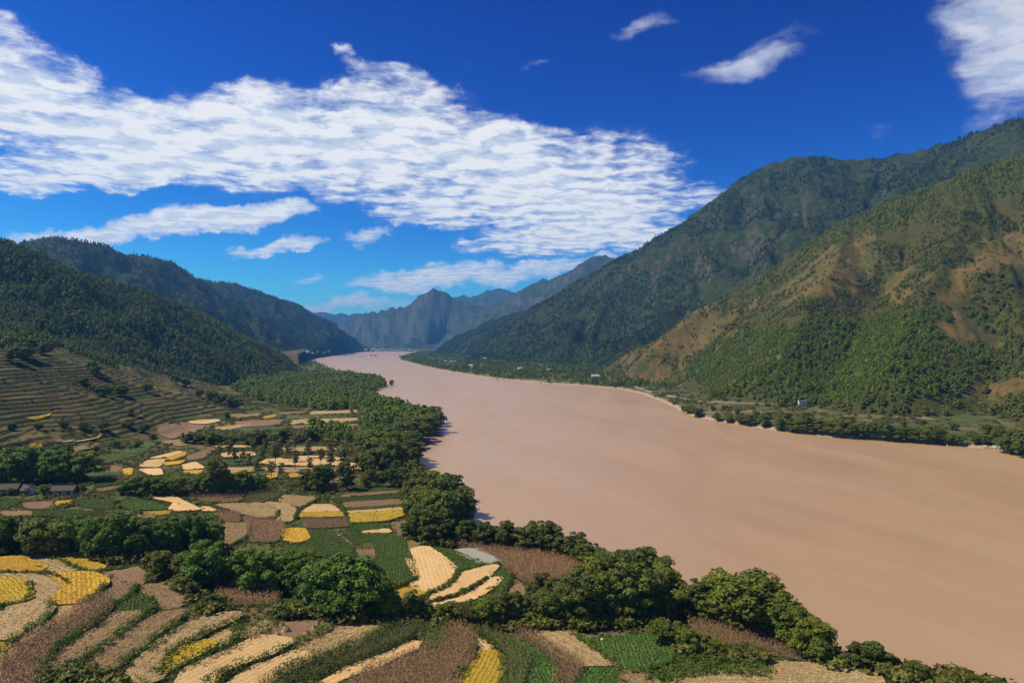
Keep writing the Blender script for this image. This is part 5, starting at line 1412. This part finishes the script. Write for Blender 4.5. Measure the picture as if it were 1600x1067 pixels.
def rock(px, py, s, label, seed, group=None, z=None):
    rg = np.random.default_rng(seed); x, y, zz = pix(px, py)
    V, Fc = [], []
    for i in range(6):
        for j in range(9):
            th = math.pi*i/5; ph = 2*math.pi*j/9
            d = np.array([math.sin(th)*math.cos(ph), math.sin(th)*math.sin(ph)*0.8, math.cos(th)*0.62])
            V.append(d*s*(0.75+0.5*abs(perlin(np.array([d[0]*2+seed]), np.array([d[1]*2+d[2]*3]))[0])+rg.uniform(-0.05, 0.05)))
    for i in range(5):
        for j in range(9): Fc.append([i*9+j, (i+1)*9+j, (i+1)*9+(j+1) % 9, i*9+(j+1) % 9])
    o = obj('boulder', np_mesh('boulder', np.array(V), np.array(Fc), M['rock']), None, (x, y, max(zz, 0)+s*0.15)); o.rotation_euler = (0, 0, rg.uniform(0, 6))
    tag(o, label, 'rock', group)
RK = [(1541, 699, 2.4), (1548, 701, 1.6), (1555, 700, 2.8), (1562, 702, 1.5), (1480, 696, 1.3), (1330, 685, 1.6), (1240, 672, 1.0), (1200, 671.5, 1.6), (1192, 670, 1.9), (1184, 670, 1.2), (1206, 672, 1.3), (1120, 659, 1.6), (1105, 657, 1.2), (1062, 643, 1.8), (1052, 636, 1.4), (968, 609, 2.4), (975, 609, 1.8), (845, 599, 3.0), (776, 592, 3.5), (784, 593, 2.5)]
for i, (px, py, s) in enumerate(sorted(RK)):
    rock(px, py, s, 'pale boulder at the waterline of the opposite bank, %s from the left' % ordinal(i+1), 60+i, 'boulders on the opposite waterline')
# low wooded bars in the far river
for i, (a, b, yy, lb) in enumerate([(537, 574, 557.2, 'low dark bar in the far river, longest one'), (577, 592, 557.0, 'short low bar just right of the longest one in the far river'), (481, 512, 555.8, 'low bar by the far left shore')]):
    x0, y0 = gp(a, yy); x1, _ = gp(b, yy); ph = np.linspace(0, 2*math.pi, 40, endpoint=False)
    rxx, ryy = (x1-x0)/2, 34.0
    ring = [(np.cos(ph)*rxx*f+(x0+x1)/2, np.sin(ph)*ryy*f*(1+0.2*np.sin(3*ph))+y0, np.full(40, h)) for f, h in ((1.0, -0.5), (0.9, 1.4), (0.5, 2.4), (0.02, 2.6))]
    V = np.concatenate([np.stack(r, -1) for r in ring]); Q = [[r*40+j, r*40+(j+1) % 40, (r+1)*40+(j+1) % 40, (r+1)*40+j] for r in range(3) for j in range(40)]
    tag(obj('river_bar', np_mesh('river_bar', V, np.array(Q), M['sand'], True)), lb, 'island', None, 'structure')
    rg = np.random.default_rng(70+i); n = int(rxx/3.0)
    xs = rg.uniform(-0.92, 0.92, n)*rxx+(x0+x1)/2; ys = y0+rg.normal(0, 7, n)
    gn_scatter('bar_bushes', np.stack([xs, ys, np.full(n, 1.2)], -1), rg.uniform(0.35, 0.7, n)*(1.9 if i == 1 else 1.0), rg.uniform(0, 6, n), rg.integers(0, 4, n), LOWB, 'bushes growing on a low bar in the far river, bar %s' % ['long', 'short', 'by the shore'][i], 'bushes')

# heaps of straw on the brown plot and by the hedge
def straw_heap(px, py, s, label, seed):
    rg = np.random.default_rng(seed); x, y, z = pix(px, py); e = empty('straw_heap', (x, y, z+0.55), rg.uniform(0, 6), s)
    n = 190; a = rg.uniform(0, 6.28, n); r0 = rg.uniform(0.25, 1.05, n); zt = rg.uniform(0.45, 1.0, n)
    p0 = np.stack([np.cos(a)*r0, np.sin(a)*r0, rg.uniform(-0.1, 0.1, n)], -1); p1 = np.stack([np.cos(a)*r0*0.35+rg.normal(0, 0.16, n), np.sin(a)*r0*0.35+rg.normal(0, 0.16, n), zt], -1)
    sd = np.stack([-np.sin(a), np.cos(a), np.zeros(n)], -1)*0.085
    V = np.stack([p0-sd, p0+sd, p1+sd*1.6, p1-sd*1.6], 1).reshape(-1, 3)
    obj('straw', np_mesh('straw', V, np.arange(n*4).reshape(n, 4), M['straw'], False, {'lv': rg.uniform(0, 1, n)}), e)
    t = np.linspace(0, 2*math.pi, 13)[:-1]; rv = np.array([(0.36*math.cos(q)*k, 0.36*math.sin(q)*k, 0.62+h) for k, h in ((1, 0), (1.05, 0.1)) for q in t])
    obj('tie_band', np_mesh('tie_band', rv, np.array([[j, (j+1) % 12, 12+(j+1) % 12, 12+j] for j in range(12)]), M['straw_red'], False, {'lv': np.full(12, 0.3)}), e)
    tag(e, label, 'straw heap', 'straw heaps on the brown plot')
SH = [(440, 980, 0.8), (447, 989, 1.15), (434, 996, 0.8), (496, 980, 0.95), (491, 986, 0.95), (480, 995, 1.0), (464, 1002, 0.75), (300, 971, 1.0), (308, 972, 0.8)]
for i, (px, py, s) in enumerate(sorted(SH)):
    straw_heap(px, py, s, 'pale straw heap on the harvested plots, %s from the left' % ordinal(i+1), 80+i)

# a white sack in the vegetable plot
x, y, z = pix(939, 1001); rg = np.random.default_rng(9); V = []
for i in range(7):
    for j in range(10):
        t = i/6; a = 2*math.pi*j/10; r = 0.34*math.sin(math.pi*min(max(t, 0.06), 0.97))**0.5*(1+0.12*math.sin(3*a+t*4))
        V.append((r*math.cos(a)*1.2, r*math.sin(a), t*0.85))
sk = obj('sack', np_mesh('sack', np.array(V), np.array([[i*10+j, i*10+(j+1) % 10, (i+1)*10+(j+1) % 10, (i+1)*10+j] for i in range(6) for j in range(10)]), M['wall_white'], True), None, (x, y, z+0.35))
sk.rotation_euler = (1.2, 0, 0.8)
tag(sk, 'white sack lying at the edge of the vegetable plot', 'sack')

# ------------------------------------------------------------------ haze
def haze():
    m = bpy.data.materials.new('haze'); m.use_nodes = True; nt = m.node_tree; nt.nodes.clear()
    o = nt.nodes.new('ShaderNodeOutputMaterial'); v = nt.nodes.new('ShaderNodeVolumePrincipled')
    v.inputs['Color'].default_value = (0.13, 0.47, 1.0, 1); v.inputs['Density'].default_value = HAZE
    v.inputs['Anisotropy'].default_value = 0.1
    nt.links.new(v.outputs[0], o.inputs['Volume'])
    V, Q = box(-16000, 16000, -900, 17500, -6, 960)
    h = obj('haze', np_mesh('haze', V, Q, m)); tag(h, 'thin blue haze filling the whole valley', 'haze', None, 'stuff')
    h.display_type = 'WIRE'
HAZE = 7.2e-5
haze()
print('done', round(time.time()-T0, 1), len(bpy.data.objects))
